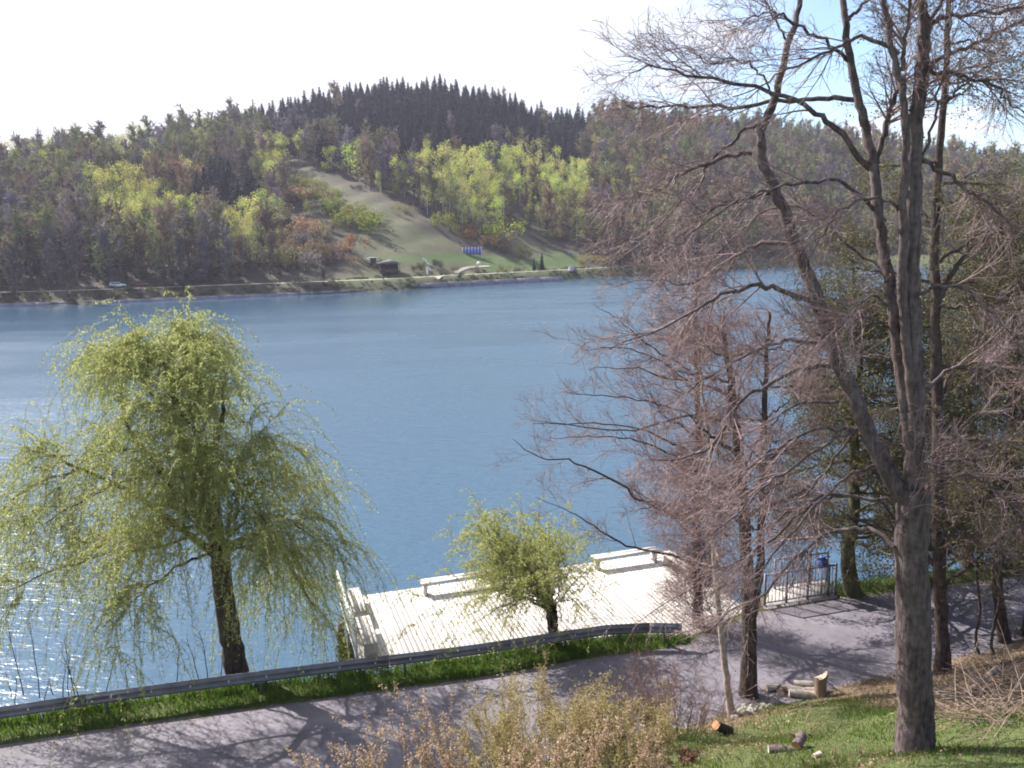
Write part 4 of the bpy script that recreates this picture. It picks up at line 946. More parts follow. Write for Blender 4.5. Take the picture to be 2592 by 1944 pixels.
V, Q, n, k = log_mesh('x', .62, .15, None, None); V = V[:, [1, 2, 0]]; V[-k:, 2] += np.array([.2, .16, .06, .02, 0, .03, .02, .05, .03, .07, .12, .22]); V[:k, :2] *= 1.35
link('bark', mesh('bark', V, [Q], M_old_wood, smooth=True), st_)
ring = V[-k:] * np.array([.95, .95, 1]); ring[:, 2] -= .02; link('broken_top', mesh('broken_top', np.concatenate([ring, ring.mean(0)[None] - [0, 0, .05]]), [[(i, (i + 1) % k, k) for i in range(k)]], M_cut_pale), st_)
# stones in the low heap by the dark trunk
def stone_me(seed):
    r = np.random.default_rng(seed); bm_v = []
    import bmesh
    bm = bmesh.new(); bmesh.ops.create_icosphere(bm, subdivisions=2, radius=1.0)
    for v in bm.verts:
        f = 1 + .18 * math.sin(v.co.x * 3 + seed) + .15 * math.cos(v.co.y * 4 + seed * 2) + .12 * r.normal() * .5; v.co = v.co * f
        v.co.z *= .62
    me = bpy.data.meshes.new('stone'); bm.to_mesh(me); bm.free(); me.materials.append(M_stone); return me
SM = [stone_me(i) for i in range(5)]
for i in range(30):
    px, py = rng.uniform(1858, 1965), 0; py = 1806 - (px - 1858) * .34 + rng.uniform(-16, 16)
    p = gz(px, py); o = link('stone', SM[i % 5]); s = rng.uniform(.05, .12); o.location = p + np.array([0, 0, s * .35]); o.scale = (s, s * rng.uniform(.7, 1.2), s); o.rotation_euler = (rng.uniform(-.3, .3), 0, rng.uniform(0, 6))
    tag(o, 'grey brown stone in the low heap below the dark twin trunk', 'stone', 'stones heaped at the road edge')
# brush heaps: every stick its own part
stm = []
for i in range(6):
    P, R = grow(np.zeros((1, 3)), np.array([[1.0, 0, .05]]), [1.0], [.010], [.005], 5, .09, 0); V, Q = tubes(P, R, 4); stm.append(mesh('stick', V, [Q], [M_stick, M_twig_tan, M_bark_dark][i % 3], smooth=True))
def heap(label, pts, n, L, hgt, name='brush_pile', spread=(28, 16), cat='brush pile'):
    c = gz(*pts[len(pts) // 2]); t = empty(name, c); tag(t, label, cat)
    for i in range(n):
        a = pts[i % len(pts)]; p = gz(a[0] + rng.normal() * spread[0], min(1940, a[1] + rng.normal() * spread[1])); o = link('stick', stm[int(rng.integers(0, 6))], t)
        o.location = p - c + np.array([0, 0, rng.uniform(.01, hgt)]); l = rng.uniform(*L); o.scale = (l, rng.uniform(.4, 1.1), rng.uniform(.4, 1.1)); o.rotation_euler = (rng.uniform(0, 6), rng.uniform(-.35, .3), rng.uniform(0, 6.28))
heap('tangled brush pile of cut branches and sticks right of the big trunk', [(2420, 1790), (2470, 1800), (2520, 1780), (2570, 1770), (2440, 1830), (2500, 1840), (2540, 1820), (2560, 1740)], 260, (.4, 1.5), .38)
heap('scattered dry twigs on the brown litter below the roadside trunks', [(2440, 1710), (2500, 1700), (2560, 1690), (2580, 1720), (2480, 1740)], 110, (.3, 1.1), .14, 'twig_litter', cat='twig litter')
heap('small heap of sticks on the stones under the dark twin trunk', [(1870, 1790), (1900, 1785), (1930, 1775), (1960, 1760), (1845, 1815)], 70, (.2, .7), .12, 'stick_heap', (16, 8), 'stick heap')
for i, (px, py, L, yaw, lb_) in enumerate([(2150, 1770, 1.1, -.25, 'long pale curved twig on the grass nearest the big trunk'), (2110, 1830, .9, .3, 'pale twig bowed on the grass of the slope'), (2040, 1830, .5, 1.0, 'short pale twig low on the green slope'), (2240, 1838, .5, .2, 'pale twig touching the foot of the big lime'),
                                        (2300, 1800, .9, -1.0, 'pale twig leaning against the big lime trunk'), (2460, 1880, 1.2, -.2, 'long pale stick lying before the brush pile'), (2500, 1905, 1.0, .15, 'pale stick lowest before the brush pile'), (1862, 1815, .6, -.8, 'bright bent stick at the foot of the slender tree')]):
    p = gz(px, py); o = link('fallen_stick', stm[i % 2 * 3]); o.location = p + np.array([0, 0, .05]); o.scale = (L, .9, 1.2); o.rotation_euler = (0, -.12, yaw); tag(o, lb_, 'stick', 'pale sticks fallen on the slope')

# ------------------------------------------------------------------ grass
def blades(x, y, h, w, m, name, label, lean=.35):
    n = len(x); z = terrain(x, y) - .01; a = rng.uniform(0, 2 * PI, n); la = rng.uniform(0, 2 * PI, n); le = rng.random(n) * lean + .08
    b = np.stack([x, y, z], -1); s = np.stack([np.cos(a), np.sin(a), 0 * a], -1) * w[:, None] * .5
    m1 = b + np.stack([np.cos(la) * le * h * .35, np.sin(la) * le * h * .35, h * .6], -1); tip = b + np.stack([np.cos(la) * le * h, np.sin(la) * le * h, h * .95], -1)
    V = np.stack([b - s, b + s, m1 + s * .7, tip, m1 - s * .7], 1).reshape(-1, 3); i = np.arange(n) * 5
    F = np.stack([i, i + 1, i + 2, i + 3, i + 4], -1)
    o = link(name, mesh(name, V, [F], m)); tag(o, label, 'grass', kind='stuff'); return o
def patch(x, y, f, t): 
    v = .5 + .25 * np.sin(x * 1.9 + y * 1.1) + .25 * np.sin(x * .8 - y * 2.3 + 1) ; return rng.random(len(x)) < t + (1 - t) * v
n = 46000; x = rng.uniform(-17, 5.2, n); f = np.interp(x, FAR[:, 0], FAR[:, 1]); yy = f - .06 + rng.random(n) ** .9 * 1.75
k = patch(x, yy, 0, .35) & ~((x > BL[0] - .2) & (yy > front_y(x) - .12)); x, yy = x[k], yy[k]
blades(x, yy, rng.uniform(.06, .2, len(x)) * (1 + .8 * (yy > np.interp(x, RAIL[:, 0], RAIL[:, 1]) + .2)), rng.uniform(.012, .028, len(x)), M_grass, 'verge_grass', 'bright green grass along the guardrail verge')
n = 8000; x = rng.uniform(10, 26, n); f = np.interp(x, FAR[:, 0], FAR[:, 1]); yy = f + rng.random(n) * 1.3
blades(x, yy, rng.uniform(.06, .2, n), rng.uniform(.015, .03, n), M_grass, 'shore_grass', 'grass on the shore edge beyond the landing')
n = 150000; x = rng.uniform(.5, 13.5, n); yy = rng.uniform(8.6, 20.6, n); ne = np.interp(x, NEAR[:, 0], NEAR[:, 1])
lt = np.clip((x - 7.5) / .8, 0, 1) * np.clip((yy - 13.7) / .8, 0, 1); lt = np.maximum(lt, np.exp(-((x - 4.6) / 1.7) ** 2 - ((yy - 18.2) / 1.0) ** 2)); lt = np.maximum(lt, (x < 3.2) * .55)
k = (yy < ne - .05) & (rng.random(n) > lt * .93) & patch(x, yy, 0, .45); x, yy = x[k], yy[k]
blades(x, yy, rng.uniform(.025, .10, len(x)) * (.6 + .7 * (np.sin(x * 2.3 + yy) * np.sin(yy * 1.7 - x) > .1)), rng.uniform(.007, .016, len(x)), M_grass, 'slope_grass', 'short green grass on the near slope', .6)
n = 26000; x = rng.uniform(.5, 13.5, n); yy = rng.uniform(9, 21, n); k = (np.sin(x * 1.3 + 2) + np.sin(yy * 1.9 + x * .7) + rng.normal(size=n) * .8 > .3) & (yy < np.interp(x, NEAR[:, 0], NEAR[:, 1]) + .05); x, yy = x[k], yy[k]
blades(x, yy, rng.uniform(.06, .2, len(x)), rng.uniform(.008, .016, len(x)), M_grass_dry, 'dry_grass', 'dry straw coloured grass among the green', 1.0)

n = 34000; x = rng.uniform(1.5, 14, n); yy = rng.uniform(9.5, 21.5, n); ne = np.interp(x, NEAR[:, 0], NEAR[:, 1])
w = np.clip((x - 7.5) / .8, 0, 1) * np.clip((yy - 13.7) / .8, 0, 1) + .22 * (np.sin(x * 1.7 + 1) * np.sin(yy * 1.4) > .2) + np.exp(-((x - 4.6) / 1.7) ** 2 - ((yy - 18.2) / 1.0) ** 2) + .05
k = (rng.random(n) < w) & (yy < ne + .1); x, yy = x[k], yy[k]
rx = rng.uniform(-12, 16, 2600); f0 = np.interp(rx, FAR[:, 0], FAR[:, 1]); n0 = np.interp(rx, NEAR[:, 0], NEAR[:, 1]); ed = np.minimum(rng.exponential(.16, 2600), .8); rng_s = rng.random(2600) < .5
ry_ = np.where(rng_s, f0 - ed, n0 + ed); ry_ = np.where(rng.random(2600) < .12, n0 + (f0 - n0) * rng.random(2600), ry_)
P3 = np.concatenate([np.stack([x, yy, terrain(x, yy) + rng.uniform(.005, .05, len(x))], -1), np.stack([rx, ry_, np.full(2600, .012)], -1)])
nn = len(P3); a = rng.uniform(0, 2 * PI, nn); d3 = np.stack([np.cos(a), np.sin(a), rng.normal(size=nn) * .25], -1); s3 = np.stack([-np.sin(a), np.cos(a), rng.normal(size=nn) * .3], -1); L3 = rng.uniform(.03, .075, nn)[:, None]
V = np.stack([P3, P3 + d3 * L3 * .5 + s3 * L3 * .32, P3 + d3 * L3, P3 + d3 * L3 * .5 - s3 * L3 * .32], 1).reshape(-1, 3); V[:, 2] = np.maximum(V[:, 2], np.repeat(P3[:, 2] - .004, 4))
tag(link('leaf_litter', mesh('leaf_litter', V, [np.arange(4 * nn).reshape(-1, 4)], m_leaf('dead_leaf', [(.16, .10, .06), (.24, .16, .10), (.11, .07, .05), (.32, .24, .16)], .1))), 'dead brown leaves on the slope and the road edges', 'leaves', kind='stuff')

# ------------------------------------------------------------------ far woods
M_far_bark = m_solid('far_bark', (0.10, 0.085, 0.075), 0.9, var=0.3, scale=1)
M_far_birchbark = m_solid('far_birch_bark', (0.42, 0.39, 0.36), 0.8, var=0.4, scale=2)
def duo(nm, cols, tr): return m_leaf(nm, cols, tr, 'object', .95, .04), m_leaf(nm + '_mass', cols, tr, 'tint', .95, .04)
M_sp, M_spm = duo('spruce_needle', [(.017, .026, .020), (.028, .038, .026), (.020, .030, .026)], .1)
M_bt, M_btm = duo('far_twig', [(.8, .8, .8), (1.0, 1.0, 1.0), (1.2, 1.2, 1.2)], .15)
M_bi, M_bim = duo('far_birch_leaf', [(.8, .8, .8), (1, 1, 1), (1.15, 1.15, 1.1)], .45)
def far_spruce(H, r):
    V, F = [], []; nl = 15
    for l in range(nl):
        z0 = H * (.12 + .86 * l / nl); rad = H * .19 * (1 - l / nl) ** .75 + .3; m = 10 - l // 3
        for j in range(m):
            a = j * 2 * PI / m + l * .7 + r.uniform(-.25, .25); rr = rad * r.uniform(.65, 1.2); dz = -rr * r.uniform(.15, .55); w = rr * .38
            c = np.array([0, 0, z0 + H * .05]); tip = np.array([math.cos(a) * rr, math.sin(a) * rr, z0 + dz]); s = np.array([-math.sin(a), math.cos(a), 0]) * w
            mid = c * .45 + tip * .55; i = len(V); V += [c, mid + s, tip, mid - s]; F.append((i, i + 1, i + 2, i + 3))
    i = len(V); V += [(-.25, 0, H * .86), (.25, 0, H * .86), (0, 0, H * 1.03), (0, 0, H * .9)]; F.append((i, i + 1, i + 2, i + 3))
    return np.array(V, float), np.array(F)
def far_trunk(H, r0, r, k=4):
    P = np.array([[(0, 0, -.6), (r.normal() * .15, r.normal() * .15, H * .35), (r.normal() * .3, r.normal() * .3, H * .65), (r.normal() * .3, r.normal() * .3, H * .93)]]); R = np.array([[r0, r0 * .8, r0 * .55, r0 * .15]])
    V, Q = tubes(P, R, k); return V, Q, P, R
def far_bare(H, r, n=430):
    V0, Q0, P, R = far_trunk(H, H * .012, r)
    p, d, rr, t, _ = sprout(P, R, 13, .18, .97, (.45, .95), r, up=.3)
    P1, R1 = grow(p, d, H * r.uniform(.2, .36, 13) * (1.15 - .5 * t), np.full(13, H * .0045), np.full(13, .03), 3, .12, .08, r=r)
    v1, q1 = tubes(P1, R1, 3); bark = join([(V0, Q0), (v1, q1)])
    A = np.concatenate([P1, np.repeat(resample(P[0], R[0], 4)[0][None], 2, 0)])
    k = r.integers(0, len(A), n); f = r.uniform(.15, 3, n) - 1e-6; i = f.astype(int); g = (f - i)[:, None]
    s = A[k, i] * (1 - g) + A[k, np.minimum(i + 1, 3)] * g
    dr = norm(r.normal(size=(n, 3)) * .75 + np.array([0, 0, .75]) + norm(s * np.array([1, 1, 0]) + 1e-6) * .6); L = r.uniform(.8, 2.0, n)[:, None] * H / 14
    w = norm(np.cross(dr, r.normal(size=(n, 3)))) * r.uniform(.08, .2, n)[:, None]
    V = np.stack([s - w, s + w, s + dr * L + w * .4, s + dr * L * .9 - w], 1).reshape(-1, 3)
    return bark, (V, np.arange(4 * n).reshape(-1, 4))
def far_leafy(H, r, n=620, wide=.27, low=.2, size=.42):
    V0, Q0, P, R = far_trunk(H, H * .010, r); nc = 11
    c = np.stack([r.normal(size=nc) * H * wide * .45, r.normal(size=nc) * H * wide * .45, H * r.uniform(low, .95, nc)], -1); c[:, :2] *= (1.15 - .75 * np.clip((c[:, 2:] / H - low) / (1 - low), 0, 1))
    rad = H * r.uniform(.07, .14, nc); k = r.integers(0, nc, n); p = c[k] + norm(r.normal(size=(n, 3))) * rad[k][:, None] * (r.random(n)[:, None] ** .45) * np.array([1, 1, 1.25])
    return (V0, Q0), leaves(p, r.uniform(size * .6, size * 1.3, n), size * .6, .3, r)
def far_bush(H, r, n=620, size=.3):
    nc = 7; c = np.stack([r.normal(size=nc) * H * .42, r.normal(size=nc) * H * .42, H * r.uniform(.2, .62, nc)], -1); k = r.integers(0, nc, n)
    p = c[k] + norm(r.normal(size=(n, 3))) * (H * .3) * (r.random(n)[:, None] ** .5); p[:, 2] = np.abs(p[:, 2])
    return leaves(p, r.uniform(size * .6, size * 1.3, n), size * .6, .2, r)
r_ = np.random.default_rng(21)
LIB = {'spruce': [far_spruce(15.5, r_) for _ in range(6)], 'bare': [far_bare(15, r_) for _ in range(8)], 'birch': [far_leafy(13, r_) for _ in range(6)], 'bush': [far_bush(3.2, r_) for _ in range(5)]}
ME = {'spruce': [mesh('spruce', v, [f], M_sp) for v, f in LIB['spruce']],
      'bare': [(mesh('trunk', *((b[0], [b[1]])), M_far_bark), mesh('crown', *((l[0], [l[1]])), M_bt)) for b, l in LIB['bare']],
      'birch': [(mesh('trunk', b[0], [b[1]], M_far_birchbark), mesh('crown', l[0], [l[1]], M_bi)) for b, l in LIB['birch']],
      'bush': [mesh('far_bush', v, [f], M_bi) for v, f in LIB['bush']]}
OPEN = [at(px, py)[:2] for px, py in [(715, 470), (722, 432), (760, 425), (800, 425), (870, 448), (960, 492), (1060, 540), (1150, 578), (1240, 602), (1290, 590), (1330, 585), (1400, 610), (1530, 648), (1510, 695), (1000, 715), (700, 728), (695, 640), (735, 560)]]
# scatter over the hill, jittered grid in (u, depth)
pts = []
yy = 190.0
while yy < 640:
    st_w = 4.7 + (yy - 190) * .004; xs_ = np.arange(-.72 * yy, .72 * yy, st_w)
    pts.append(np.stack([xs_ + rng.uniform(-2, 2, len(xs_)), yy + rng.uniform(-2.2, 2.2, len(xs_))], -1)); yy += 4.5 + (yy - 190) * .007
pts = np.concatenate(pts); uu = pts[:, 0] / pts[:, 1]; sdist = pts[:, 1] - np.interp(uu, SH[:, 0], SH[:, 1]); rdist = pts[:, 1] - np.interp(uu, RG[:, 0], RG[:, 1])
ok = (sdist > 11.3) & (rdist < 34) & ~inpoly(pts[:, 0], pts[:, 1], OPEN)
pts = pts[ok]; sdist = sdist[ok]; zz = terrain(pts[:, 0], pts[:, 1])
v = np.c_[pts, zz + 9] - CP; dep = v @ Fv; PX = 1296 + FPX * (v @ Rv) / dep; PY = 972 - FPX * (v @ Uv) / dep
inn = (PX > -220) & (PX < 2850); pts, zz, dep, PX, PY, sdist = pts[inn], zz[inn], dep[inn], PX[inn], PY[inn], sdist[inn]
cl_x = [-300, 330, 480, 600, 700, 850, 1000, 1200, 1450, 1520, 1900, 2300, 2850]; cl_y = [300, 302, 322, 312, 330, 355, 378, 380, 392, 300, 325, 385, 450]
con = (PY < np.interp(PX, cl_x, cl_y) + rng.normal(size=len(PX)) * 12) & (PX > 300) & (rng.random(len(PX)) < np.where(PX > 1500, .55, .985))
con |= ((PX - 575) / 85) ** 2 + ((PY - 460) / 50) ** 2 < 1
con |= (rng.random(len(PX)) < .02) & (PX > 900)
BIRP = [([(205, 470), (300, 440), (460, 470), (450, 560), (330, 590), (230, 540)], 1.0), ([(545, 500), (620, 470), (700, 510), (690, 590), (570, 600)], 1.0), ([(650, 365), (765, 350), (770, 440), (660, 450)], .95),
        ([(1075, 385), (1200, 365), (1300, 375), (1500, 400), (1490, 500), (1300, 540), (1150, 520), (1060, 480)], .95), ([(490, 300), (545, 300), (545, 370), (490, 370)], .8), ([(150, 420), (520, 430), (520, 600), (150, 600)], .25), ([(850, 380), (1080, 390), (1080, 480), (900, 450)], .4), ([(1480, 390), (1700, 400), (1700, 560), (1450, 560)], .3), ([(800, 365), (840, 365), (840, 440), (800, 440)], .6),
        ([(1060, 470), (1500, 500), (1430, 590), (1250, 560)], .35), ([(0, 300), (360, 300), (480, 380), (300, 420), (0, 420)], .22), ([(0, 480), (700, 480), (700, 640), (0, 640)], .06), ([(1500, 330), (1900, 350), (1900, 600), (1500, 560)], .16), ([(0, 360), (140, 340), (130, 470), (0, 440)], .35), ([(1900, 380), (2592, 480), (2592, 640), (1900, 640)], .12), ([(700, 430), (1060, 400), (1060, 520), (800, 470)], .22)]
bir = np.zeros(len(PX), bool)
for poly, pr in BIRP: bir |= inpoly(PX, PY, poly) & (rng.random(len(PX)) < pr)
skyl = (PX < 400) & (PY < 385) & (rng.random(len(PX)) < .72)
kind = np.where(con, 0, np.where(bir, 1, np.where(skyl, 3, 2)))
def rgb(c, v=.30): return tuple(np.clip(np.array(c) * (1 + rng.uniform(-v, v)) * (1 + rng.normal(size=3) * .05), 0, 1))
NAMED = {'olive green': (.20, .215, .095), 'purple grey': (.175, .155, .175), 'grey brown': (.18, .155, .135), 'tan': (.25, .20, .13), 'rust brown': (.23, .165, .11), 'olive brown': (.20, .185, .095)}
def zone_tint(px, py, named=False):
    k = rng.random()
    if py < 400 and px < 700: pal = ['olive green', 'olive green', 'grey brown', 'olive brown', 'olive green', 'purple grey']
    elif px < 700: pal = ['olive brown', 'olive brown', 'tan', 'grey brown', 'olive green', 'olive green', 'purple grey', 'grey brown', 'rust brown']
    elif px < 1060: pal = ['purple grey', 'tan', 'olive brown', 'purple grey']
    else: pal = ['tan', 'olive brown', 'olive brown', 'purple grey', 'olive green', 'olive green', 'rust brown']
    n = pal[int(k * len(pal))]; c = rgb(NAMED[n], .22)
    return (c, n) if named else c
tint = {}
cnt = {}
mass = {0: [], 2: []}; under = []
order = np.argsort(dep); quota = {0: 300, 2: 300}
def root_at(name, x, y, z): return empty(name, (x, y, z))
for i in order:
    kd = int(kind[i]); x, y, z = pts[i, 0], pts[i, 1], zz[i]; sc = float(rng.uniform(.72, 1.22)); ro = float(rng.uniform(0, 6.28)); px, py = PX[i], PY[i]
    cnt[kd] = cnt.get(kd, 0) + 1
    if kd == 0:
        if px < 660 and py > 400: sc *= .8
        c = rgb((.80, .92, 1.02), .35); sc = float(rng.uniform(.5, 1.02))
        if cnt[0] > quota[0]: mass[0].append((x, y, z, sc, ro, c)); continue
        o = link('spruce', ME['spruce'][int(rng.integers(0, 6))]); o.location = (x, y, z); o.scale = (sc * 1.18, sc * 1.18, sc * .92); o.rotation_euler[2] = ro; o.color = (*c, 1)
        if px < 700 and py > 390: tag(o, 'dark spruce in the shaded clump above the left shore wood', 'spruce', 'dark spruces in the clump above the left shore')
        elif px > 1480: tag(o, 'dark spruce on the hill behind the big bare lime', 'spruce', 'dark spruces on the hill behind the lime tree')
        else:
            w = 'left flank' if px < 760 else 'right flank' if px > 1180 else 'middle'
            tag(o, f'dark spruce of the hilltop conifer wood on its {w}', 'spruce', f'dark spruces of the hilltop wood, {w}')
    elif kd in (1, 3):
        c = rgb([(.42, .47, .10), (.48, .51, .13), (.37, .40, .12), (.44, .42, .14)][int(rng.integers(0, 4))], .22) if kd == 1 else rgb((.30, .32, .17), .2)
        if px > 1500: c = tuple(np.array(c) * np.array([.85, .8, .9]))
        b, l = ME['birch'][int(rng.integers(0, 6))]; t = root_at('birch', x, y, z); t.rotation_euler[2] = ro; s2 = sc * (.85 if py > 480 else 1.0); t.scale = (s2, s2, s2)
        link('trunk', b, t); o = link('crown', l, t); o.color = (*c, 1)
        if kd == 3: t.name = 'pale_tree'; tag(t, 'pale grey green tree on the skyline of the left hill', 'tree', 'pale trees along the left skyline')
        elif px < 480 and py > 400: tag(t, 'bright yellow green birch in the cluster above the white car', 'birch', 'bright birches above the white car')
        elif px < 720 and py > 450: tag(t, 'bright yellow green birch in the small stand left of the meadow', 'birch', 'bright birches left of the meadow')
        elif px < 800: tag(t, 'yellow green birch high on the left hill under the spruces', 'birch', 'birches high on the left hill')
        elif px < 1500: tag(t, 'yellow green birch in the bright belt between spruce wood and meadow', 'birch', 'bright birches above the meadow')
        else: t.name = 'budding_tree'; tag(t, 'dull green budding tree on the hillside seen through the bare lime', 'tree', 'budding trees seen through the lime')
    else:
        c, cn = zone_tint(px, py, True)
        if cnt[2] > quota[2]: mass[2].append((x, y, z, sc, ro, c)); continue
        b, l = ME['bare'][int(rng.integers(0, 8))]; t = root_at('bare_tree', x, y, z); t.rotation_euler[2] = ro; t.scale = (sc, sc, sc)
        link('trunk', b, t); o = link('crown', l, t); o.color = (*c, 1)
        row = 'front row by the shore road' if sdist[i] < 24 else 'slope above the front row' if sdist[i] < 60 else 'upper slope'
        where = 'in the left shore wood' if px < 760 else 'beside the meadow' if px < 1500 else 'behind the big lime'
        tag(t, f'{cn} bare tree {where}, {row}', 'tree', f'{cn} bare trees {where}, {row}')
def massify(lst, name, lib, mats, label, bare):
    VV, FF, TT, MI, n = [], [], [], [], 0
    for j, (x, y, z, s, ro, c) in enumerate(lst):
        src = lib[j % len(lib)]; grp = [(src, 0, c)] if not bare else [(src[0], 1, (1, 1, 1)), (src[1], 0, c)]
        cr, sr = math.cos(ro) * s, math.sin(ro) * s; wq = 1.0 if bare else 1.18; M = np.array([[cr * wq, sr * wq, 0], [-sr * wq, cr * wq, 0], [0, 0, s * (1.0 if bare else .92)]])
        for (V, F), mi, cc in grp:
            VV.append(V @ M + np.array([x, y, z])); FF.append((F + n, mi)); TT.append(np.tile(np.array([*cc, 1.0]), (len(V), 1))); n += len(V)
    f0 = [np.concatenate([f for f, m in FF if m == k]) for k in ((0, 1) if bare else (0,))]
    o = link(name, mesh(name, np.concatenate(VV), f0, mats, midx=[0, 1] if bare else None, attr={'tint': np.concatenate(TT)})); tag(o, label, 'wood', kind='stuff'); return o
massify(mass[0], 'spruce_forest', LIB['spruce'], M_spm, 'dark spruce wood mass on the hilltop', False)
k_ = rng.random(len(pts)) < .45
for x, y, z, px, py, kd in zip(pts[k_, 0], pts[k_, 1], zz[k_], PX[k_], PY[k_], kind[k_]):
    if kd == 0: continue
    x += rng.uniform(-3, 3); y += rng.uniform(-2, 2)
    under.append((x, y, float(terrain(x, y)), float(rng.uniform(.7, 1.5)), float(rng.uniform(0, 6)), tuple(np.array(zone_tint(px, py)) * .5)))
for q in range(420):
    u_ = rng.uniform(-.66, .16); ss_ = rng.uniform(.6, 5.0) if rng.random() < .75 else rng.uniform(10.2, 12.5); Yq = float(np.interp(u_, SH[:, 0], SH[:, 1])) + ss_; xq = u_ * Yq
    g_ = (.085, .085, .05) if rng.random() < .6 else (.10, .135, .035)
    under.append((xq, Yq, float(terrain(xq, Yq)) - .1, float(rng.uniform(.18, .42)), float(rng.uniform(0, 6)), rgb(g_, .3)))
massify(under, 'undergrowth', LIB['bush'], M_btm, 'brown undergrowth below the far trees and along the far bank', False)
massify(mass[2], 'bare_forest', LIB['bare'], [M_btm, M_far_bark], 'brown bare woodland mass on the hillside', True)

# bushes of the meadow and shore that stand out one by one
bushes = [(738, 520, 5.5, (.27, .17, .08), 'orange brown bush at the upper left corner of the meadow'), (905, 592, 10, (.17, .21, .035), 'big rounded yellow green bush on the meadow casting a long shadow'), (862, 580, 6.5, (.15, .17, .04), 'green bush at the left of the big rounded one'), (845, 500, 5, (.19, .24, .045), 'yellow green bush on the upper meadow'),
          (880, 545, 5, (.16, .2, .04), 'green bush above the big rounded bush'), (870, 640, 7, (.26, .145, .085), 'tall rust brown bush by the shore left of the hut'), (840, 655, 5.5, (.22, .13, .085), 'rust brown bush left of the tall one by the shore'), (905, 668, 4, (.2, .14, .09), 'low brown bush by the pale handrail'),
          (1020, 540, 4.0, (.20, .2, .05), 'small yellow green tree alone in the middle of the meadow'), (1125, 578, 7, (.2, .22, .05), 'green bush at the right meadow edge'), (1195, 605, 7.5, (.26, .17, .07), 'orange bush at the right meadow edge'), (1258, 612, 9.5, (.24, .27, .05), 'bright yellow bush above the orange one'), (1240, 628, 6.5, (.24, .155, .075), 'orange brown bush below the bright yellow one'),
          (1290, 640, 4, (.17, .16, .05), 'olive bush below the track'), (1320, 655, 4.5, (.18, .16, .08), 'pale olive bush left of the dark little fir'), (1000, 490, 5, (.16, .18, .05), 'green bush along the upper meadow edge'), (960, 480, 5, (.17, .17, .05), 'olive bush along the upper meadow edge'), (1150, 592, 5, (.21, .22, .05), 'yellow bush at the top of the side track'),
          (1510, 668, 4.5, (.29, .28, .05), 'bright yellow bush at the shore end of the gravel road'), (1480, 672, 3.6, (.26, .19, .06), 'orange yellow bush touching the bright yellow one'), (1560, 660, 6, (.17, .12, .08), 'brown bush behind the gravel turning place'), (1590, 672, 4, (.15, .11, .085), 'dark brown bush behind the gravel turning place'),
          (1420, 600, 5, (.21, .16, .08), 'tan bush above the side track'), (1390, 610, 5, (.18, .17, .07), 'olive bush above the side track'), (1150, 690, 2.6, (.15, .14, .08), 'low hedge bush between path and shore road'), (1210, 690, 2.6, (.16, .12, .08), 'low brown hedge bush below the white lamp'), (1270, 686, 2.6, (.17, .15, .07), 'low olive hedge bush right of the white lamp'), (1310, 688, 2.4, (.16, .11, .08), 'low red brown hedge bush near the dark little fir'),
          (1080, 682, 3.4, (.06, .065, .04), 'dark bush behind the white folded parasols'), (1050, 690, 3, (.055, .06, .035), 'dark bush in front of the hut'), (1110, 676, 3, (.06, .07, .04), 'dark bush right of the folded parasols'), (960, 690, 3.5, (.09, .075, .06), 'dark brown bush below the hut by the road'),
          (330, 738, 2.0, (.12, .17, .03), 'green bush on the bank below the white car'), (300, 748, 1.6, (.15, .2, .03), 'bright green bush at the foot of the bank'), (390, 740, 2, (.11, .14, .03), 'olive bush on the bank right of the white car')]
for j, (px, py, H, c, lb_) in enumerate(bushes):
    p = at(px, py); o = link('bush', ME['bush'][j % 5]); s = H / 3.2; o.location = p; o.scale = (s, s, s); o.rotation_euler[2] = j * 1.7; o.color = (*c, 1); tag(o, lb_, 'bush')
gth = [(.19, .22, .05), (.22, .25, .06), (.16, .18, .06), (.24, .2, .09)]
for j in range(34):
    f = j / 33; px = 742 + 175 * f + rng.uniform(-25, 25); py = 448 + 118 * f + rng.uniform(-14, 60) * (1 - .6 * f); p = at(px, py); H = rng.uniform(3.2, 6.2)
    o = link('bush', ME['bush'][j % 5]); q = H / 3.2; o.location = p; o.scale = (q, q, q * 1.1); o.rotation_euler[2] = j; o.color = (*rgb(gth[j % 4], .2), 1)
    tag(o, 'yellow green bush on the upper left flank of the meadow', 'bush', 'green bushes on the upper meadow flank')
thick = [(.24, .15, .10), (.19, .15, .14), (.20, .18, .08), (.22, .17, .10), (.16, .14, .13)]
for j in range(46):
    px = rng.uniform(700, 850); py = rng.uniform(max(455, 455 + (px - 740) * 1.0), 708); p = at(px, py); H = rng.uniform(4, 7.5) * (1.0 if px < 800 else .8)
    o = link('bush', ME['bush'][j % 5]); q = H / 3.2; o.location = p; o.scale = (q, q, q * 1.15); o.rotation_euler[2] = j; o.color = (*rgb(thick[j % 5], .25), 1)
    tag(o, 'brown budding bush in the thicket at the left flank of the meadow', 'bush', 'thicket bushes left of the meadow')
p = at(1372, 684); o = link('little_fir', ME['spruce'][0]); o.location = p; o.scale = (.38,) * 3; o.color = (.9, .9, .9, 1); tag(o, 'dark little fir on the lawn above the shore road', 'fir')
p = at(1352, 686); o = link('little_fir', ME['spruce'][2]); o.location = p; o.scale = (.27,) * 3; o.color = (.8, .8, .8, 1); tag(o, 'smaller dark fir left of the other on the lawn', 'fir')
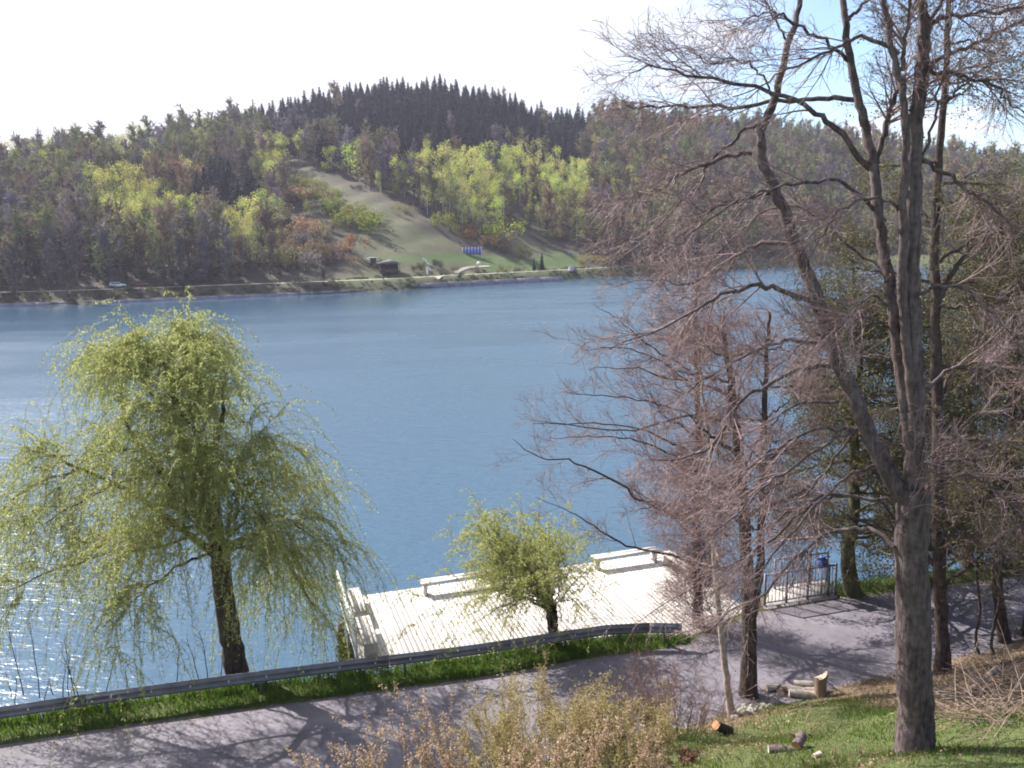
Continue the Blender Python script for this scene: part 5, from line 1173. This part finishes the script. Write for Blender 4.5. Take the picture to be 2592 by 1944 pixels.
# shore trees standing between road and water on the left bank
for j, (px, py, s, lb_) in enumerate([(48, 760, .9, 'dark bare tree leaning over the water at the frame edge'), (172, 752, .95, 'tall dark bare tree on the bank left of the white car'), (322, 735, .3, 'young bare tree on the bank just right of the white car'), (418, 736, .42, 'small dark round tree on the bank below the road'), (708, 722, .3, 'young bare tree at the bank in front of the shore wood'), (820, 718, .28, 'young bare tree at the bank left of the hut'), (972, 712, .25, 'young bare tree at the bank below the hut')]):
    p = at(px, py); b, l = ME['bare'][j]; t = root_at('bank_tree', *p); t.scale = (s,) * 3; link('trunk', b, t); o = link('crown', l, t); o.color = (.085, .075, .07, 1); tag(t, lb_, 'tree')

# ------------------------------------------------------------------ things on the far shore
M_car_white = m_solid('white_car_paint', (.72, .73, .76), .25, var=.03); M_car_red = m_solid('dark_red_car_paint', (.16, .03, .03), .3, var=.05); M_glass = m_solid('dark_glass', (.03, .035, .045), .08, var=.05); M_tyre = m_solid('tyre', (.02, .02, .02), .9); M_lamp = m_solid('lamp_lens', (.6, .6, .62), .15)
def car(label, px, py, paint, yaw):
    p = at(px, py, .0); t = empty('parked_car', (p[0], p[1], 1.04), yaw); tag(t, label, 'car')
    prof_ = [(-2.0, .35), (-2.05, .75), (-1.95, 1.0), (-1.75, 1.42), (-1.2, 1.5), (.2, 1.46), (.95, 1.0), (1.75, .88), (2.02, .7), (2.05, .35)]
    V = [(x, s * (.84 if z < 1.05 else .66), z) for s in (-1, 1) for x, z in prof_]; n = len(prof_)
    Q = [(i, i + 1, n + i + 1, n + i) for i in range(n - 1)] + [(n - 1, 0, n, 2 * n - 1)]; T = [(0, i + 1, i) for i in range(1, n - 1)] + [(n, n + i, n + i + 1) for i in range(1, n - 1)]
    link('body', mesh('body', V, [Q, T], paint), t)
    for s in (-1, 1):
        for q in ([(-1.62, 1.05), (-1.5, 1.36), (-.55, 1.4), (-.5, 1.05)], [(-.42, 1.05), (-.45, 1.4), (.15, 1.38), (.72, 1.05)]):
            link('side_window', mesh('side_window', [(x, s * (.86 - (z - 1.0) * .40), z) for x, z in q], [[(0, 1, 2, 3)]], M_glass), t)
    link('windscreen', mesh('windscreen', [(.92, -.7, 1.06), (.92, .7, 1.06), (.32, .6, 1.42), (.32, -.6, 1.42)], [[(0, 1, 2, 3)]], M_glass), t)
    for x in (-1.3, 1.3):
        for s in (-1, 1): MB().tube([(x, s * .66, .31), (x, s * .88, .31)], .31, 14).build('wheel', M_tyre, t)
    for s in (-1, 1): MB().box((1.96, s * .58, .74), (.12, .34, .14)).build('headlight', M_lamp, t)
car('white hatchback parked on the shore road under the trees', 299, 722, M_car_white, .35)
car('dark red car half in shade in front of the white hatchback', 352, 721, M_car_red, .3)

M_panel = m_solid('blue_panel', (.10, .11, .42), .5, var=.15, scale=2); M_dark = m_solid('dark_planks', (.06, .045, .045), .8, var=.3); M_roof = m_solid('grey_roof_felt', (.13, .11, .12), .9, var=.2); M_white = m_solid('white_canvas', (.72, .71, .72), .8, var=.08)
p = at(1195, 646); t = empty('blue_wall', p, .12); tag(t, 'blue panelled wall with white uprights standing on the meadow foot', 'wall')
for i in range(6): MB().box((-2.55 + i * 1.02, 0, 1.25), (.98, .1, 2.1)).build('panel', M_panel, t)
for i in range(7): MB().box((-3.06 + i * 1.02, -.06, 1.3), (.12, .14, 2.6)).build('upright', M_white, t)
MB().box((-4.3, .2, .5), (1.8, .2, 1.1)).build('side_fence', M_dark, t)
p = at(985, 690); t = empty('lakeside_hut', p, .2); tag(t, 'brown timber hut with a low dark pyramid roof by the shore path', 'hut')
MB().box((0, 2.3, 1.3), (5.2, .15, 2.6)).build('wall', M_old_wood, t); MB().box((-2.5, 0, 1.3), (.15, 4.6, 2.6)).build('wall', M_old_wood, t); MB().box((2.5, 0, 1.3), (.15, 4.6, 2.6)).build('wall', M_old_wood, t); MB().box((0, -2.3, .5), (5.2, .15, 1.0)).build('counter', M_dark, t)
link('roof', mesh('roof', [(-3.6, -3.2, 2.62), (3.6, -3.2, 2.62), (3.6, 3.2, 2.62), (-3.6, 3.2, 2.62), (0, 0, 3.9)], [[(0, 3, 2, 1)], [(0, 1, 4), (1, 2, 4), (2, 3, 4), (3, 0, 4)]], M_roof), t)
for x in (-2.9, 2.9): MB().box((x, -2.9, 1.3), (.16, .16, 2.6)).build('post', M_old_wood, t)
p = at(945, 672); t = empty('kiosk', p, .2); tag(t, 'small pale roofed kiosk left of the timber hut', 'kiosk'); MB().box((0, 0, 1.1), (1.8, 1.6, 2.2)).build('wall', M_dark, t); MB().box((0, -.1, 2.3), (2.6, 2.2, .18)).build('roof', M_white, t)
for j, (px, py, tilt, lb_) in enumerate([(1083, 702, .05, 'upright white folded parasol beside the shore road'), (1098, 676, 1.0, 'white folded parasol leaning far over, the upper one'), (1096, 688, .95, 'white folded parasol leaning far over, the lower one'), (1086, 668, .8, 'white folded parasol leaning highest on the bank')]):
    q = at(px, py); t = empty('folded_parasol', q); t.rotation_euler = (0, -tilt, .2); tag(t, lb_, 'parasol', 'white folded parasols by the shore path')
    MB().tube([(0, 0, -.1), (0, 0, 2.5)], .035, 6).build('pole', M_white, t); MB().tube([(0, 0, .7), (0, 0, 1.2), (0, 0, 1.9), (0, 0, 2.6)], [.12, .26, .2, .04], 8).build('canopy', M_white, t)
p = at(1212, 678); t = empty('globe_lamp', p); tag(t, 'round white globe lamp on a short post above the hedge', 'lamp'); MB().tube([(0, 0, 0), (0, 0, .8)], .08, 8).build('post', M_white, t)
import bmesh
bm = bmesh.new(); bmesh.ops.create_uvsphere(bm, u_segments=16, v_segments=10, radius=.62); me = bpy.data.meshes.new('globe'); bm.to_mesh(me); bm.free(); me.materials.append(M_white); link('globe', me, t).location = (0, 0, 1.35)
p = at(1448, 686); t = empty('tent', p, .3); tag(t, 'dark blue grey tarpaulin tent at the lawn edge by the gravel', 'tent')
link('cover', mesh('cover', [(-1.6, -1.1, 0), (1.6, -1.1, 0), (1.6, 1.1, 0), (-1.6, 1.1, 0), (-.7, 0, 1.9), (.6, 0, 1.7)], [[(0, 1, 5, 4), (2, 3, 4, 5)], [(1, 2, 5), (3, 0, 4)]], m_solid('tarpaulin', (.06, .065, .10), .6)), t)
p0, p1 = at(920, 660), at(943, 684)
t = empty('handrail', p0); tag(t, 'pair of pale handrails slanting down left of the hut', 'handrail'); d_ = np.array(p1) - np.array(p0); d_ = d_ * np.array([1, .3, 1])
for o_ in (0, .9): MB().tube([(o_, 0, .9), (o_ + d_[0], d_[1], d_[2] + .9)], .07, 6).build('rail', M_white, t)
for f_ in (0, 1): MB().tube([(d_[0] * f_ + .2, d_[1] * f_, d_[2] * f_ - .5), (d_[0] * f_ + .2, d_[1] * f_, d_[2] * f_ + .95)], .05, 6).build('post', M_white, t)
p = at(1443, 652); t = empty('info_board', p, .1); tag(t, 'small blue white information board at the edge of the lawn', 'board'); MB().box((0, 0, .5), (.1, .1, 1.1)).build('post', M_old_wood, t); MB().box((0, -.06, 1.25), (1.0, .06, .8)).build('board', M_panel, t)
